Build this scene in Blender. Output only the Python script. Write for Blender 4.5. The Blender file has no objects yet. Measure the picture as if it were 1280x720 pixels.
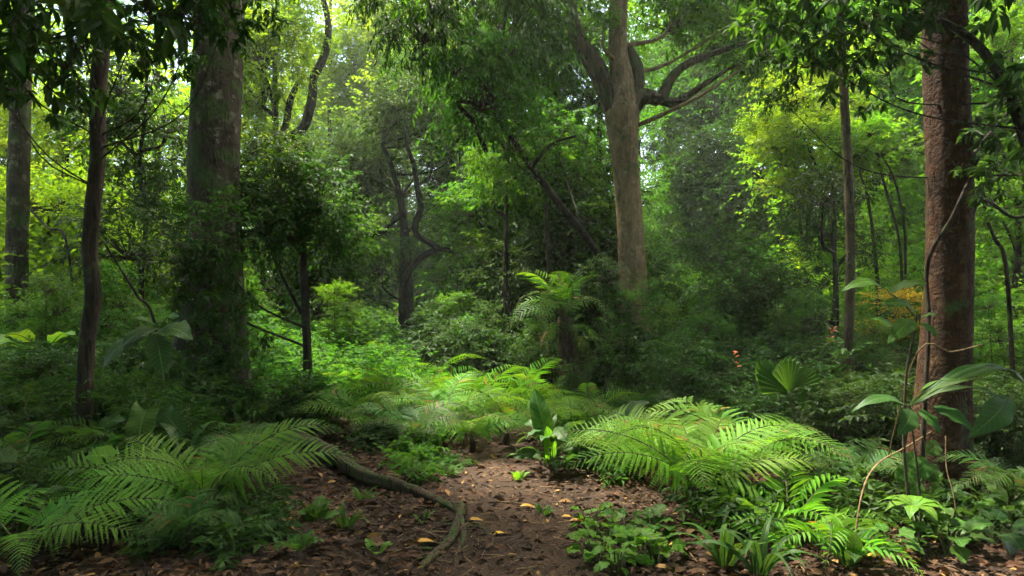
import bpy, math
import numpy as np
from mathutils import Vector, noise as mnoise

# ------------------------------------------------------------------ camera, light, exposure
scene = bpy.context.scene
C = scene.collection
F, HY, CAMZ = 853.33, 400.0, 1.6          # focal length and horizon row (1280 px wide photo), eye height

cam_d = bpy.data.cameras.new('camera'); cam = bpy.data.objects.new('camera', cam_d); C.objects.link(cam)
cam_d.sensor_width = 36.0; cam_d.lens = 24.0; cam_d.shift_y = (HY - 360.0) / 1280.0
cam_d.clip_start = 0.05; cam_d.clip_end = 1000.0
cam.location = (0, 0, CAMZ); cam.rotation_euler = (math.radians(90), 0, 0)
scene.camera = cam

SUN_EL, SUN_AZ = math.radians(64), math.radians(-46)      # azimuth from +Y towards +X: sun stands behind the wood, on the left
world = bpy.data.worlds.new('World'); scene.world = world; world.use_nodes = True
wn, wl = world.node_tree.nodes, world.node_tree.links
sky = wn.new('ShaderNodeTexSky'); sky.sky_type = 'NISHITA'; sky.sun_disc = False
sky.sun_elevation = SUN_EL; sky.sun_rotation = -SUN_AZ
sky.air_density = 1.0; sky.dust_density = 4.0; sky.ozone_density = 0.6
wl.new(sky.outputs[0], wn['Background'].inputs['Color']); wn['Background'].inputs['Strength'].default_value = 0.13

sun_d = bpy.data.lights.new('sun', 'SUN'); sun = bpy.data.objects.new('sun', sun_d); C.objects.link(sun)
sun_d.energy = 4.2; sun_d.angle = math.radians(6.0); sun_d.color = (1.0, 0.93, 0.78)
sdir = Vector((math.cos(SUN_EL) * math.sin(SUN_AZ), math.cos(SUN_EL) * math.cos(SUN_AZ), math.sin(SUN_EL)))
sun.rotation_euler = (-sdir).to_track_quat('-Z', 'Y').to_euler()

vs = scene.view_settings
vs.view_transform = 'Standard'; vs.look = 'None'; vs.gamma = 1.0; vs.use_curve_mapping = False
vs.exposure = 2.36
cy = scene.cycles
cy.use_denoising = True; cy.use_adaptive_sampling = True; cy.adaptive_threshold = 0.035; cy.adaptive_min_samples = 20
cy.max_bounces = 6; cy.diffuse_bounces = 4; cy.glossy_bounces = 2; cy.transmission_bounces = 4; cy.volume_bounces = 1
cy.transparent_max_bounces = 4; cy.sample_clamp_indirect = 6.0; cy.caustics_reflective = False; cy.caustics_refractive = False
HAZE = 0.0012

# ------------------------------------------------------------------ small helpers
def rs(seed): return np.random.default_rng(seed)
def nrm(a): return a / np.maximum(np.linalg.norm(a, axis=-1, keepdims=True), 1e-9)
UP = np.array([0.0, 0.0, 1.0])

def path_x(y):
    return np.interp(y, [0, 2.5, 4, 5.2, 6.3, 7.4, 8.6, 10.0, 12.0, 15.0], [0.05, 0.05, 0.06, 0.08, -0.02, -0.2, -0.2, 0.2, 0.2, -0.4])
def path_w(y):
    return np.interp(y, [0, 4, 5.2, 6.3, 7.4, 9, 15], [0.62, 0.56, 0.52, 0.45, 0.4, 0.36, 0.3])

def gh(x, y):
    """Height of the ground."""
    x = np.asarray(x, float); y = np.asarray(y, float)
    h = 0.035 * np.sin(x * 1.3 + 0.7) * np.sin(y * 1.1 + 0.3) + 0.03 * np.sin(x * 2.3 - y * 1.7)
    d = np.abs(x - path_x(y)) - path_w(y)
    h = h * np.clip(0.35 + d, 0.35, 1.3) + 0.05 * np.clip(d / 0.5, 0, 1)
    r = np.hypot(x, y)
    h = h + np.clip(r - 15, 0, 40) * 0.035 + 0.6 * np.exp(-((x + 7) ** 2 + (y - 15) ** 2) / 30)
    return h

def at(px, py, Y): return np.array([(px - 640) / F * Y, Y, CAMZ + (HY - py) / F * Y])
def gp(px, Y, dz=0.0):
    x = (px - 640) / F * Y
    return np.array([x, Y, float(gh(x, Y)) + dz])

# ------------------------------------------------------------------ materials
def new_mat(name):
    m = bpy.data.materials.new(name); m.use_nodes = True
    n = m.node_tree.nodes; n.clear()
    return m, n, m.node_tree.links

def leaf_mat(name, ca, cb, transl=0.42, tgain=1.5, rough=0.58, spec=0.14, old=None, veins=False):
    """Leaf: colour varies from leaf to leaf between ca and cb, a few old leaves; light passes through the blade."""
    m, n, l = new_mat(name)
    a = n.new('ShaderNodeAttribute'); a.attribute_name = 'tint'
    ramp = n.new('ShaderNodeValToRGB'); e = ramp.color_ramp.elements
    e[0].position, e[0].color = 0.05, (*ca, 1); e[1].position, e[1].color = 0.85, (*cb, 1)
    if old:
        k = e.new(0.955); k.color = (*cb, 1); k = e.new(0.985); k.color = (*old, 1)
    l.new(a.outputs['Fac'], ramp.inputs[0])
    oi = n.new('ShaderNodeObjectInfo'); hs = n.new('ShaderNodeHueSaturation')
    mr = n.new('ShaderNodeMapRange'); mr.inputs[3].default_value = 0.485; mr.inputs[4].default_value = 0.512
    l.new(oi.outputs['Random'], mr.inputs[0]); l.new(mr.outputs[0], hs.inputs['Hue'])
    mv = n.new('ShaderNodeMapRange'); mv.inputs[3].default_value = 0.82; mv.inputs[4].default_value = 1.2
    l.new(oi.outputs['Random'], mv.inputs[0]); l.new(mv.outputs[0], hs.inputs['Value'])
    tcz = n.new('ShaderNodeTexCoord'); nzv = n.new('ShaderNodeTexNoise'); nzv.inputs['Scale'].default_value = 2.2; nzv.inputs['Detail'].default_value = 3
    l.new(tcz.outputs['Object'], nzv.inputs['Vector'])
    dry = n.new('ShaderNodeMix'); dry.data_type = 'RGBA'; mrz = n.new('ShaderNodeMapRange'); mrz.inputs[1].default_value = 0.52; mrz.inputs[2].default_value = 0.78; mrz.inputs[4].default_value = 0.5
    l.new(nzv.outputs[0], mrz.inputs[0]); l.new(mrz.outputs[0], dry.inputs['Factor']); l.new(ramp.outputs[0], dry.inputs['A'])
    dry.inputs['B'].default_value = (cb[0] * 1.35 + .008, cb[1] * 1.02, cb[2] * 0.9, 1)
    l.new(dry.outputs['Result'], hs.inputs['Color'])
    col = hs.outputs[0]
    p = n.new('ShaderNodeBsdfPrincipled'); p.inputs['Roughness'].default_value = rough; p.inputs['Specular IOR Level'].default_value = spec
    if veins:
        u = n.new('ShaderNodeAttribute'); u.attribute_name = 'lu'; v = n.new('ShaderNodeAttribute'); v.attribute_name = 'lv'
        def mth(op, a_, b_=None, c_=None):
            q = n.new('ShaderNodeMath'); q.operation = op
            for i, s in enumerate((a_, b_, c_)):
                if s is None: continue
                if isinstance(s, (int, float)): q.inputs[i].default_value = s
                else: l.new(s, q.inputs[i])
            return q.outputs[0]
        au = mth('ABSOLUTE', u.outputs['Fac'])
        mid = mth('LESS_THAN', au, 0.045)
        lat = mth('FRACT', mth('SUBTRACT', mth('MULTIPLY', v.outputs['Fac'], 11.0), mth('MULTIPLY', au, 1.6)))
        latm = mth('MULTIPLY', mth('LESS_THAN', lat, 0.12), 0.45)
        vein = mth('MAXIMUM', mid, latm)
        mx = n.new('ShaderNodeMix'); mx.data_type = 'RGBA'; mx.inputs['Factor'].default_value = 0
        l.new(mth('MULTIPLY', vein, 0.75), mx.inputs['Factor']); l.new(col, mx.inputs['A'])
        mx.inputs['B'].default_value = (min(1, cb[0] * 2.2 + .05), min(1, cb[1] * 1.7 + .06), cb[2] * 1.8 + .03, 1)
        nz = n.new('ShaderNodeTexNoise'); nz.inputs['Scale'].default_value = 26; nz.inputs['Detail'].default_value = 4
        mx2 = n.new('ShaderNodeMix'); mx2.data_type = 'RGBA'
        rr = n.new('ShaderNodeMapRange'); rr.inputs[1].default_value = 0.6; rr.inputs[2].default_value = 0.72; rr.inputs[4].default_value = 0.5
        tc = n.new('ShaderNodeTexCoord'); l.new(tc.outputs['Object'], nz.inputs['Vector'])
        l.new(nz.outputs[0], rr.inputs[0]); l.new(rr.outputs[0], mx2.inputs['Factor'])
        l.new(mx.outputs['Result'], mx2.inputs['A']); mx2.inputs['B'].default_value = (ca[0] * .7 + .02, ca[1] * .6, ca[2] * .5, 1)
        col = mx2.outputs['Result']
        b = n.new('ShaderNodeBump'); b.inputs['Strength'].default_value = 0.35; b.inputs['Distance'].default_value = 0.004; b.invert = True
        l.new(vein, b.inputs['Height']); l.new(b.outputs[0], p.inputs['Normal'])
    l.new(col, p.inputs['Base Color'])
    t = n.new('ShaderNodeBsdfTranslucent')
    g = n.new('ShaderNodeMix'); g.data_type = 'RGBA'; g.blend_type = 'MULTIPLY'; g.inputs['Factor'].default_value = 1
    l.new(col, g.inputs['A']); g.inputs['B'].default_value = (tgain * 1.25, tgain * 1.1, tgain * 0.55, 1)
    l.new(g.outputs['Result'], t.inputs['Color'])
    s = n.new('ShaderNodeMixShader'); s.inputs[0].default_value = transl
    l.new(p.outputs[0], s.inputs[1]); l.new(t.outputs[0], s.inputs[2])
    o = n.new('ShaderNodeOutputMaterial'); l.new(s.outputs[0], o.inputs['Surface'])
    return m

def bark_mat(name, c1, c2, lichen=(0.3, 0.31, 0.24), lich=0.5, moss=0.0, scale=1.0, stretch=0.25, bump=0.6, fiss=0.75):
    m, n, l = new_mat(name)
    tc = n.new('ShaderNodeTexCoord')
    mp = n.new('ShaderNodeMapping'); mp.inputs['Scale'].default_value = (1, 1, stretch); l.new(tc.outputs['Object'], mp.inputs[0])
    nz = n.new('ShaderNodeTexNoise'); nz.inputs['Scale'].default_value = 11 * scale; nz.inputs['Detail'].default_value = 8; nz.inputs['Roughness'].default_value = 0.65
    l.new(mp.outputs[0], nz.inputs['Vector'])
    r = n.new('ShaderNodeValToRGB'); r.color_ramp.elements[0].position = 0.32; r.color_ramp.elements[1].position = 0.7
    r.color_ramp.elements[0].color = (*c1, 1); r.color_ramp.elements[1].color = (*c2, 1); l.new(nz.outputs[0], r.inputs[0])
    col = r.outputs[0]
    def patch(col, tint, sc, lo, hi, amt, seed, vec):
        z = n.new('ShaderNodeTexNoise'); z.noise_dimensions = '4D'; z.inputs['W'].default_value = seed
        z.inputs['Scale'].default_value = sc; z.inputs['Detail'].default_value = 6; z.inputs['Roughness'].default_value = 0.6
        l.new(vec, z.inputs['Vector'])
        q = n.new('ShaderNodeMapRange'); q.inputs[1].default_value = lo; q.inputs[2].default_value = hi; q.inputs[4].default_value = amt
        l.new(z.outputs[0], q.inputs[0])
        x = n.new('ShaderNodeMix'); x.data_type = 'RGBA'; l.new(q.outputs[0], x.inputs['Factor']); l.new(col, x.inputs['A']); x.inputs['B'].default_value = (*tint, 1)
        return x.outputs['Result']
    if lich:
        col = patch(col, lichen, 7 * scale, 0.56, 0.62, lich, 3.0, tc.outputs['Object'])
        col = patch(col, tuple(v * 0.75 for v in lichen), 22 * scale, 0.6, 0.66, lich * 0.8, 9.0, tc.outputs['Object'])
    col = patch(col, tuple(v * 0.45 for v in c1), 3.1 * scale, 0.54, 0.7, 0.7, 5.0, tc.outputs['Object'])
    if moss: col = patch(col, (0.05, 0.085, 0.018), 4 * scale, 0.62 - 0.3 * moss, 0.72 - 0.25 * moss, 0.9, 7.0, tc.outputs['Object'])
    mf = n.new('ShaderNodeMapping'); mf.inputs['Scale'].default_value = (1, 1, 0.13); l.new(tc.outputs['Object'], mf.inputs[0])
    nf = n.new('ShaderNodeTexNoise'); nf.inputs['Scale'].default_value = 19 * scale; nf.inputs['Detail'].default_value = 5; nf.inputs['Distortion'].default_value = 0.6; l.new(mf.outputs[0], nf.inputs['Vector'])
    ff = n.new('ShaderNodeMapRange'); ff.inputs[1].default_value = 0.47; ff.inputs[2].default_value = 0.39; ff.inputs[4].default_value = fiss; l.new(nf.outputs[0], ff.inputs[0])
    xf = n.new('ShaderNodeMix'); xf.data_type = 'RGBA'; l.new(ff.outputs[0], xf.inputs['Factor']); l.new(col, xf.inputs['A']); xf.inputs['B'].default_value = (c1[0] * .35, c1[1] * .35, c1[2] * .35, 1); col = xf.outputs['Result']
    p = n.new('ShaderNodeBsdfPrincipled'); p.inputs['Roughness'].default_value = 0.85; p.inputs['Specular IOR Level'].default_value = 0.2
    l.new(col, p.inputs['Base Color'])
    n2 = n.new('ShaderNodeTexNoise'); n2.inputs['Scale'].default_value = 34 * scale; n2.inputs['Detail'].default_value = 7; l.new(mp.outputs[0], n2.inputs['Vector'])
    ad = n.new('ShaderNodeMath'); l.new(nz.outputs[0], ad.inputs[0]); l.new(n2.outputs[0], ad.inputs[1])
    ad2 = n.new('ShaderNodeMath'); ad2.operation = 'SUBTRACT'; l.new(ad.outputs[0], ad2.inputs[0]); l.new(ff.outputs[0], ad2.inputs[1])
    b = n.new('ShaderNodeBump'); b.inputs['Strength'].default_value = bump; b.inputs['Distance'].default_value = 0.03
    l.new(ad2.outputs[0], b.inputs['Height']); l.new(b.outputs[0], p.inputs['Normal'])
    o = n.new('ShaderNodeOutputMaterial'); l.new(p.outputs[0], o.inputs['Surface'])
    return m

def soil_mat(name, c1, c2, c3):
    m, n, l = new_mat(name)
    tc = n.new('ShaderNodeTexCoord')
    def nz(sc, det=6):
        z = n.new('ShaderNodeTexNoise'); z.inputs['Scale'].default_value = sc; z.inputs['Detail'].default_value = det; z.inputs['Roughness'].default_value = 0.65
        l.new(tc.outputs['Object'], z.inputs['Vector']); return z.outputs[0]
    r = n.new('ShaderNodeValToRGB'); r.color_ramp.elements[0].position = 0.3; r.color_ramp.elements[1].position = 0.72
    r.color_ramp.elements[0].color = (*c1, 1); r.color_ramp.elements[1].color = (*c2, 1); k = r.color_ramp.elements.new(0.5); k.color = (*[(a + b) / 2.4 for a, b in zip(c1, c2)], 1)
    l.new(nz(3.0), r.inputs[0])
    v = n.new('ShaderNodeTexNoise'); v.inputs['Scale'].default_value = 45; v.inputs['Detail'].default_value = 5; l.new(tc.outputs['Object'], v.inputs['Vector'])
    q = n.new('ShaderNodeMapRange'); q.inputs[1].default_value = 0.57; q.inputs[2].default_value = 0.68; q.inputs[4].default_value = 0.65; l.new(v.outputs[0], q.inputs[0])
    x = n.new('ShaderNodeMix'); x.data_type = 'RGBA'; l.new(q.outputs[0], x.inputs['Factor']); l.new(r.outputs[0], x.inputs['A']); x.inputs['B'].default_value = (*c3, 1)
    p = n.new('ShaderNodeBsdfPrincipled'); p.inputs['Roughness'].default_value = 0.9; p.inputs['Specular IOR Level'].default_value = 0.25
    l.new(x.outputs['Result'], p.inputs['Base Color'])
    ad = n.new('ShaderNodeMath'); l.new(nz(18, 8), ad.inputs[0]); l.new(v.outputs[0], ad.inputs[1])
    b = n.new('ShaderNodeBump'); b.inputs['Strength'].default_value = 0.9; b.inputs['Distance'].default_value = 0.03
    l.new(ad.outputs[0], b.inputs['Height']); l.new(b.outputs[0], p.inputs['Normal'])
    o = n.new('ShaderNodeOutputMaterial'); l.new(p.outputs[0], o.inputs['Surface'])
    return m

M = {}
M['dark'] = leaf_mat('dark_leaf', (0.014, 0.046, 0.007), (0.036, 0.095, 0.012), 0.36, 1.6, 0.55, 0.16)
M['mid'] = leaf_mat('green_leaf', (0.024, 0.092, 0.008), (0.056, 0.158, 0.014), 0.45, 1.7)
M['fresh'] = leaf_mat('fresh_leaf', (0.044, 0.15, 0.008), (0.092, 0.23, 0.013), 0.5, 1.7)
M['lime'] = leaf_mat('sunlit_lime_leaf', (0.08, 0.19, 0.008), (0.165, 0.275, 0.012), 0.52, 1.7)  # yellow-green of sunlight through the leaves, put into their colour
M['grey'] = leaf_mat('hazy_greyish_leaf', (0.034, 0.088, 0.022), (0.066, 0.138, 0.032), 0.38, 1.4)  # distance haze put into the leaf colour of misty plants
M['yellow'] = leaf_mat('yellow_leaf', (0.30, 0.25, 0.015), (0.45, 0.33, 0.02), 0.4, 1.3)
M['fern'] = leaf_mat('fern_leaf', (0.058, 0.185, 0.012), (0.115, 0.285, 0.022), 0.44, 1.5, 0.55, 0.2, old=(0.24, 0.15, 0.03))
M['fernlime'] = leaf_mat('pale_sunlit_fern_leaf', (0.078, 0.22, 0.012), (0.15, 0.335, 0.022), 0.46, 1.5, 0.55, 0.2, old=(0.26, 0.18, 0.03))  # pale ferns; on the fern bank this colour stands in for sunlight
M['ferndark'] = leaf_mat('shaded_fern_leaf', (0.022, 0.085, 0.011), (0.052, 0.145, 0.019), 0.42, 1.5, 0.55, 0.2, old=(0.18, 0.11, 0.03))  # darker copy of the fern leaf, with shade put into its colour
M['broad'] = leaf_mat('broad_leaf', (0.026, 0.088, 0.010), (0.054, 0.135, 0.017), 0.36, 1.5, 0.55, 0.16, veins=True)
M['broaddark'] = leaf_mat('dark_broad_leaf', (0.018, 0.062, 0.012), (0.04, 0.108, 0.02), 0.34, 1.5, 0.5, 0.2, veins=True)
M['broadfresh'] = leaf_mat('fresh_broad_leaf', (0.055, 0.17, 0.012), (0.11, 0.26, 0.018), 0.44, 1.5, 0.45, 0.28, veins=True)
M['litter'] = leaf_mat('dead_leaf', (0.032, 0.017, 0.009), (0.135, 0.075, 0.034), 0.1, 1.0, 0.7, 0.2, old=(0.34, 0.2, 0.06))
M['withered'] = leaf_mat('withered_fern', (0.09, 0.05, 0.018), (0.19, 0.11, 0.035), 0.2, 1.1, 0.7, 0.2)
M['goldleaf'] = leaf_mat('gold_dead_leaf', (0.62, 0.36, 0.03), (0.75, 0.45, 0.05), 0.12, 1.0, 0.55, 0.3)
M['dullred'] = leaf_mat('dull_red_petal', (0.16, 0.04, 0.015), (0.25, 0.07, 0.02), 0.3, 1.1, 0.5, 0.3)
M['orange'] = leaf_mat('orange_petal', (0.42, 0.09, 0.02), (0.55, 0.16, 0.03), 0.3, 1.1, 0.5, 0.3)
M['bark_grey'] = bark_mat('grey_brown_bark', (0.028, 0.022, 0.013), (0.082, 0.065, 0.04), (0.22, 0.205, 0.135), 0.7, 0.35, 0.8, 0.7, 0.9, 0.3)
M['bark_red'] = bark_mat('red_brown_bark', (0.022, 0.0085, 0.003), (0.078, 0.029, 0.009), (0.15, 0.095, 0.045), 0.4, 0.1, 1.1, 0.9, 0.9, 0.22)
M['bark_tan'] = bark_mat('tan_bark', (0.15, 0.092, 0.045), (0.33, 0.22, 0.12), (0.38, 0.32, 0.2), 0.5, 0.22, 1.0, 0.5, 0.9, 0.35)
M['bark_dark'] = bark_mat('dark_bark', (0.014, 0.010, 0.007), (0.042, 0.030, 0.020), (0.09, 0.09, 0.06), 0.25, 0.2)
M['bark_mid'] = bark_mat('brown_bark', (0.02, 0.013, 0.008), (0.058, 0.039, 0.024), (0.11, 0.1, 0.07), 0.3, 0.25)
M['moss_log'] = bark_mat('mossy_log_bark', (0.05, 0.033, 0.02), (0.13, 0.088, 0.052), (0.13, 0.13, 0.06), 0.4, 0.55, 2.4)
M['bark_black'] = bark_mat('blackish_bark', (0.008, 0.006, 0.004), (0.026, 0.019, 0.013), (0.05, 0.05, 0.03), 0.2, 0.2)
M['bark_pole'] = bark_mat('pale_brown_bark', (0.06, 0.042, 0.026), (0.15, 0.105, 0.065), (0.24, 0.22, 0.15), 0.5, 0.2, 1.5)
M['bark_limb'] = bark_mat('mossy_limb_bark', (0.04, 0.028, 0.016), (0.12, 0.083, 0.048), (0.12, 0.12, 0.07), 0.3, 0.35)
M['twig'] = bark_mat('twig_bark', (0.04, 0.03, 0.018), (0.09, 0.065, 0.04), lich=0, bump=0.2)
M['stalk'] = bark_mat('green_stalk', (0.06, 0.075, 0.025), (0.11, 0.12, 0.045), lich=0, bump=0.15)
M['vine'] = bark_mat('pale_vine_bark', (0.16, 0.105, 0.05), (0.30, 0.2, 0.1), lich=0, scale=3, bump=0.3)
M['shag'] = bark_mat('shaggy_fibre', (0.03, 0.02, 0.012), (0.085, 0.055, 0.03), lich=0, scale=2.5, stretch=0.12, bump=1.0)
M['soil'] = soil_mat('forest_soil', (0.026, 0.014, 0.007), (0.062, 0.036, 0.019), (0.10, 0.056, 0.028))
M['trail'] = soil_mat('trodden_soil', (0.034, 0.019, 0.010), (0.080, 0.045, 0.024), (0.14, 0.082, 0.045))

# ------------------------------------------------------------------ mesh collecting
class MB:
    def __init__(self): self.V, self.Fc, self.mi, self.ti, self.lu, self.n = [], [], [], [], [], 0
    def add(self, V, faces, mat=0, tint=0.5, luv=None):
        V = np.asarray(V, float)
        for f in faces:
            f = np.asarray(f, np.int64)
            self.Fc.append(f + self.n); self.mi.append(np.full(len(f), mat, np.int32))
            self.ti.append(np.broadcast_to(np.asarray(tint, np.float32), (len(f),)) if np.ndim(tint) == 0 else np.asarray(tint, np.float32)[:len(f)])
        self.lu.append(np.zeros((len(V), 2), np.float32) if luv is None else np.asarray(luv, np.float32))
        self.V.append(V); self.n += len(V)
    def mesh(self, name, mats, origin=(0, 0, 0), smooth=None, veins=False):
        me = bpy.data.meshes.new(name)
        V = np.concatenate(self.V) - np.asarray(origin, float)
        me.vertices.add(len(V)); me.vertices.foreach_set('co', V.astype(np.float32).ravel())
        tot = np.concatenate([np.full(len(f), f.shape[1], np.int32) for f in self.Fc])
        loops = np.concatenate([f.ravel() for f in self.Fc]).astype(np.int32)
        me.loops.add(len(loops)); me.loops.foreach_set('vertex_index', loops)
        start = np.concatenate([[0], np.cumsum(tot)[:-1]]).astype(np.int32)
        me.polygons.add(len(tot)); me.polygons.foreach_set('loop_start', start)
        mi = np.concatenate(self.mi); me.polygons.foreach_set('material_index', mi)
        sm = np.isin(mi, smooth) if smooth is not None else np.zeros(len(mi), bool)
        me.polygons.foreach_set('use_smooth', sm)
        a = me.attributes.new('tint', 'FLOAT', 'FACE'); a.data.foreach_set('value', np.concatenate(self.ti).astype(np.float32))
        if veins:
            luv = np.concatenate(self.lu)
            for i, k in enumerate(('lu', 'lv')):
                a = me.attributes.new(k, 'FLOAT', 'POINT'); a.data.foreach_set('value', np.ascontiguousarray(luv[:, i]))
        me.update(calc_edges=True); me.validate()
        for m_ in mats: me.materials.append(M[m_])
        return me

def link(name, me, parent=None, loc=(0, 0, 0), rot=(0, 0, 0), sc=1.0, mats=None):
    o = bpy.data.objects.new(name, me); C.objects.link(o)
    o.parent = parent; o.location = loc; o.rotation_euler = rot
    o.scale = (sc, sc, sc) if np.ndim(sc) == 0 else sc
    if mats:
        for i, k in enumerate(mats):
            if k: o.material_slots[i].link = 'OBJECT'; o.material_slots[i].material = M[k]
    return o

def thing(name, label, cat, loc, group=None):
    o = bpy.data.objects.new(name, None); C.objects.link(o); o.location = loc; o.empty_display_size = 0.2
    o['label'] = label; o['category'] = cat
    if group: o['group'] = group
    return o
def tag(o, label, cat, group=None):
    o['label'] = label; o['category'] = cat
    if group: o['group'] = group
    return o
def setting(o, kind='structure', label=None):
    o['kind'] = kind
    if label: o['label'] = label
    return o

# ------------------------------------------------------------------ tubes, leaves, sprays
def smooth_path(P, R, step=0.12, maxn=160):
    P = np.asarray(P, float); R = np.asarray(R, float)
    L = np.concatenate([[0], np.cumsum(np.linalg.norm(np.diff(P, axis=0), axis=1))])
    n = int(min(maxn, max(len(P) * 4, L[-1] / step)))
    Q = np.vstack([2 * P[0] - P[1], P, 2 * P[-1] - P[-2]])
    out = []
    for s in np.linspace(0, L[-1], n):
        i = min(np.searchsorted(L, s, 'right') - 1, len(P) - 2); t = (s - L[i]) / max(L[i + 1] - L[i], 1e-9)
        a, b, c, d = Q[i], Q[i + 1], Q[i + 2], Q[i + 3]
        out.append(0.5 * (2 * b + (c - a) * t + (2 * a - 5 * b + 4 * c - d) * t * t + (3 * b - a - 3 * c + d) * t ** 3))
    return np.array(out), np.interp(np.linspace(0, L[-1], n), L, R)

def tube(mb, P, R, sides=14, mat=0, seed=0, rough=0.05, flare=0.0, flare_h=0.8, step=0.12, wob=0.0):
    """A bark surface round a path: bumpy section, optional buttressed foot."""
    P, R = smooth_path(P, R, step)
    n = len(P); g = rs(seed)
    if wob: P = P + np.stack([np.sin(np.linspace(0, 9, n) + g.uniform(0, 6)) * wob, np.cos(np.linspace(0, 7, n) + g.uniform(0, 6)) * wob, np.zeros(n)], 1) * np.linspace(0, 1, n)[:, None]
    T = nrm(np.gradient(P, axis=0))
    ref = np.array([0.0, 1.0, 0.0]) if abs(T[0][1]) < 0.9 else np.array([1.0, 0, 0])
    A = np.zeros((n, 3)); a = nrm(np.cross(T[0], ref))
    for i in range(n):
        a = nrm(a - T[i] * np.dot(a, T[i])); A[i] = a
    B = np.cross(T, A)
    th = np.linspace(0, 2 * math.pi, sides, endpoint=False)
    s = np.concatenate([[0], np.cumsum(np.linalg.norm(np.diff(P, axis=0), axis=1))])
    f1, f2, f3 = g.uniform(0, 6.28, 3)
    rr = R[:, None] * (1 + rough * np.sin(2 * th + f1 + s[:, None] * 1.1) + rough * 0.8 * np.sin(3 * th + f2 - s[:, None] * 2.1) + rough * 0.7 * np.sin(5 * th + f3 + s[:, None] * 3.7) + rough * 0.5 * g.normal(size=(n, sides)))
    if flare:
        k = np.exp(-s / flare_h)[:, None]
        rr = rr * (1 + flare * k * (0.45 + 0.55 * np.cos(th * 4 + f1) * np.cos(th * 2 + f2) + 0.35 * np.cos(th * 3 + f3)))
    V = P[:, None] + rr[..., None] * (np.cos(th)[None, :, None] * A[:, None] + np.sin(th)[None, :, None] * B[:, None])
    V = V.reshape(-1, 3)
    i = np.arange(n - 1)[:, None] * sides; j = np.arange(sides)[None]; j2 = (j + 1) % sides
    q = np.stack([i + j, i + j2, i + sides + j2, i + sides + j], -1).reshape(-1, 4)
    cap = np.array([[(n - 1) * sides + k for k in range(sides)]])
    cap0 = np.array([[k for k in range(sides)][::-1]])
    mb.add(V, [q, cap, cap0], mat)
    return P, R

def sticks(mb, A, B, r0, r1, mat):
    A = np.asarray(A, float); B = np.asarray(B, float); n = len(A)
    T = nrm(B - A); ref = np.where(np.abs(T[:, 2:3]) < 0.9, UP, np.array([1.0, 0, 0]))
    X = nrm(np.cross(T, ref)); Y = np.cross(T, X)
    vs_ = []
    for c, r in ((A, r0), (B, r1)):
        r = np.broadcast_to(np.asarray(r, float), (n,))[:, None]
        for k in range(3):
            t = k * 2.0944; vs_.append(c + r * (math.cos(t) * X + math.sin(t) * Y))
    V = np.stack(vs_, 1).reshape(-1, 3)
    b = np.arange(n)[:, None] * 6
    q = np.concatenate([b + np.array([k, (k + 1) % 3, 3 + (k + 1) % 3, 3 + k]) for k in range(3)])
    mb.add(V, [q], mat)

LO = (np.array([[0, 0, 0], [-.5, .42, .1], [.5, .42, .1], [0, 1, -.06]]), [np.array([[0, 2, 3], [0, 3, 1]])])
MID = (np.array([[0, 0, 0], [-.42, .28, .1], [0, .3, .02], [.42, .28, .1], [-.4, .62, .04], [0, .64, -.04], [.4, .62, .04], [0, 1, -.16]]),
       [np.array([[0, 3, 2], [0, 2, 1], [4, 5, 7], [5, 6, 7]]), np.array([[1, 2, 5, 4], [2, 3, 6, 5]])])
PINN = (np.array([[-.28, 0, 0], [.28, 0, 0], [.42, .45, .03], [-.42, .45, .03], [0, 1, -.05]]), [np.array([[0, 1, 2, 3]]), np.array([[3, 2, 4]])])

def put_leaves(mb, tmpl, P, D, N, S, W, mat=0, tint=None):
    """Many leaves at once: base points P, axes D, normals N, lengths S, widths W."""
    TV, TF = tmpl; D = nrm(D); X = nrm(np.cross(D, N)); Z = np.cross(X, D); n = len(P)
    S = np.broadcast_to(S, (n,)); W = np.broadcast_to(W, (n,))
    V = P[:, None] + TV[None, :, 0:1] * (X * W[:, None])[:, None] + TV[None, :, 1:2] * (D * S[:, None])[:, None] + TV[None, :, 2:3] * (Z * S[:, None])[:, None]
    off = (np.arange(n) * len(TV))[:, None, None]
    if tint is None: tint = np.full(n, 0.5)
    base = mb.n
    for k, f in enumerate(TF):
        ff = (off + f[None]).reshape(-1, f.shape[1])
        mb.Fc.append(ff + base); mb.mi.append(np.full(len(ff), mat, np.int32)); mb.ti.append(np.repeat(tint, len(f)).astype(np.float32))
    mb.V.append(V.reshape(-1, 3)); mb.lu.append(np.zeros((n * len(TV), 2), np.float32)); mb.n += n * len(TV)

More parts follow.
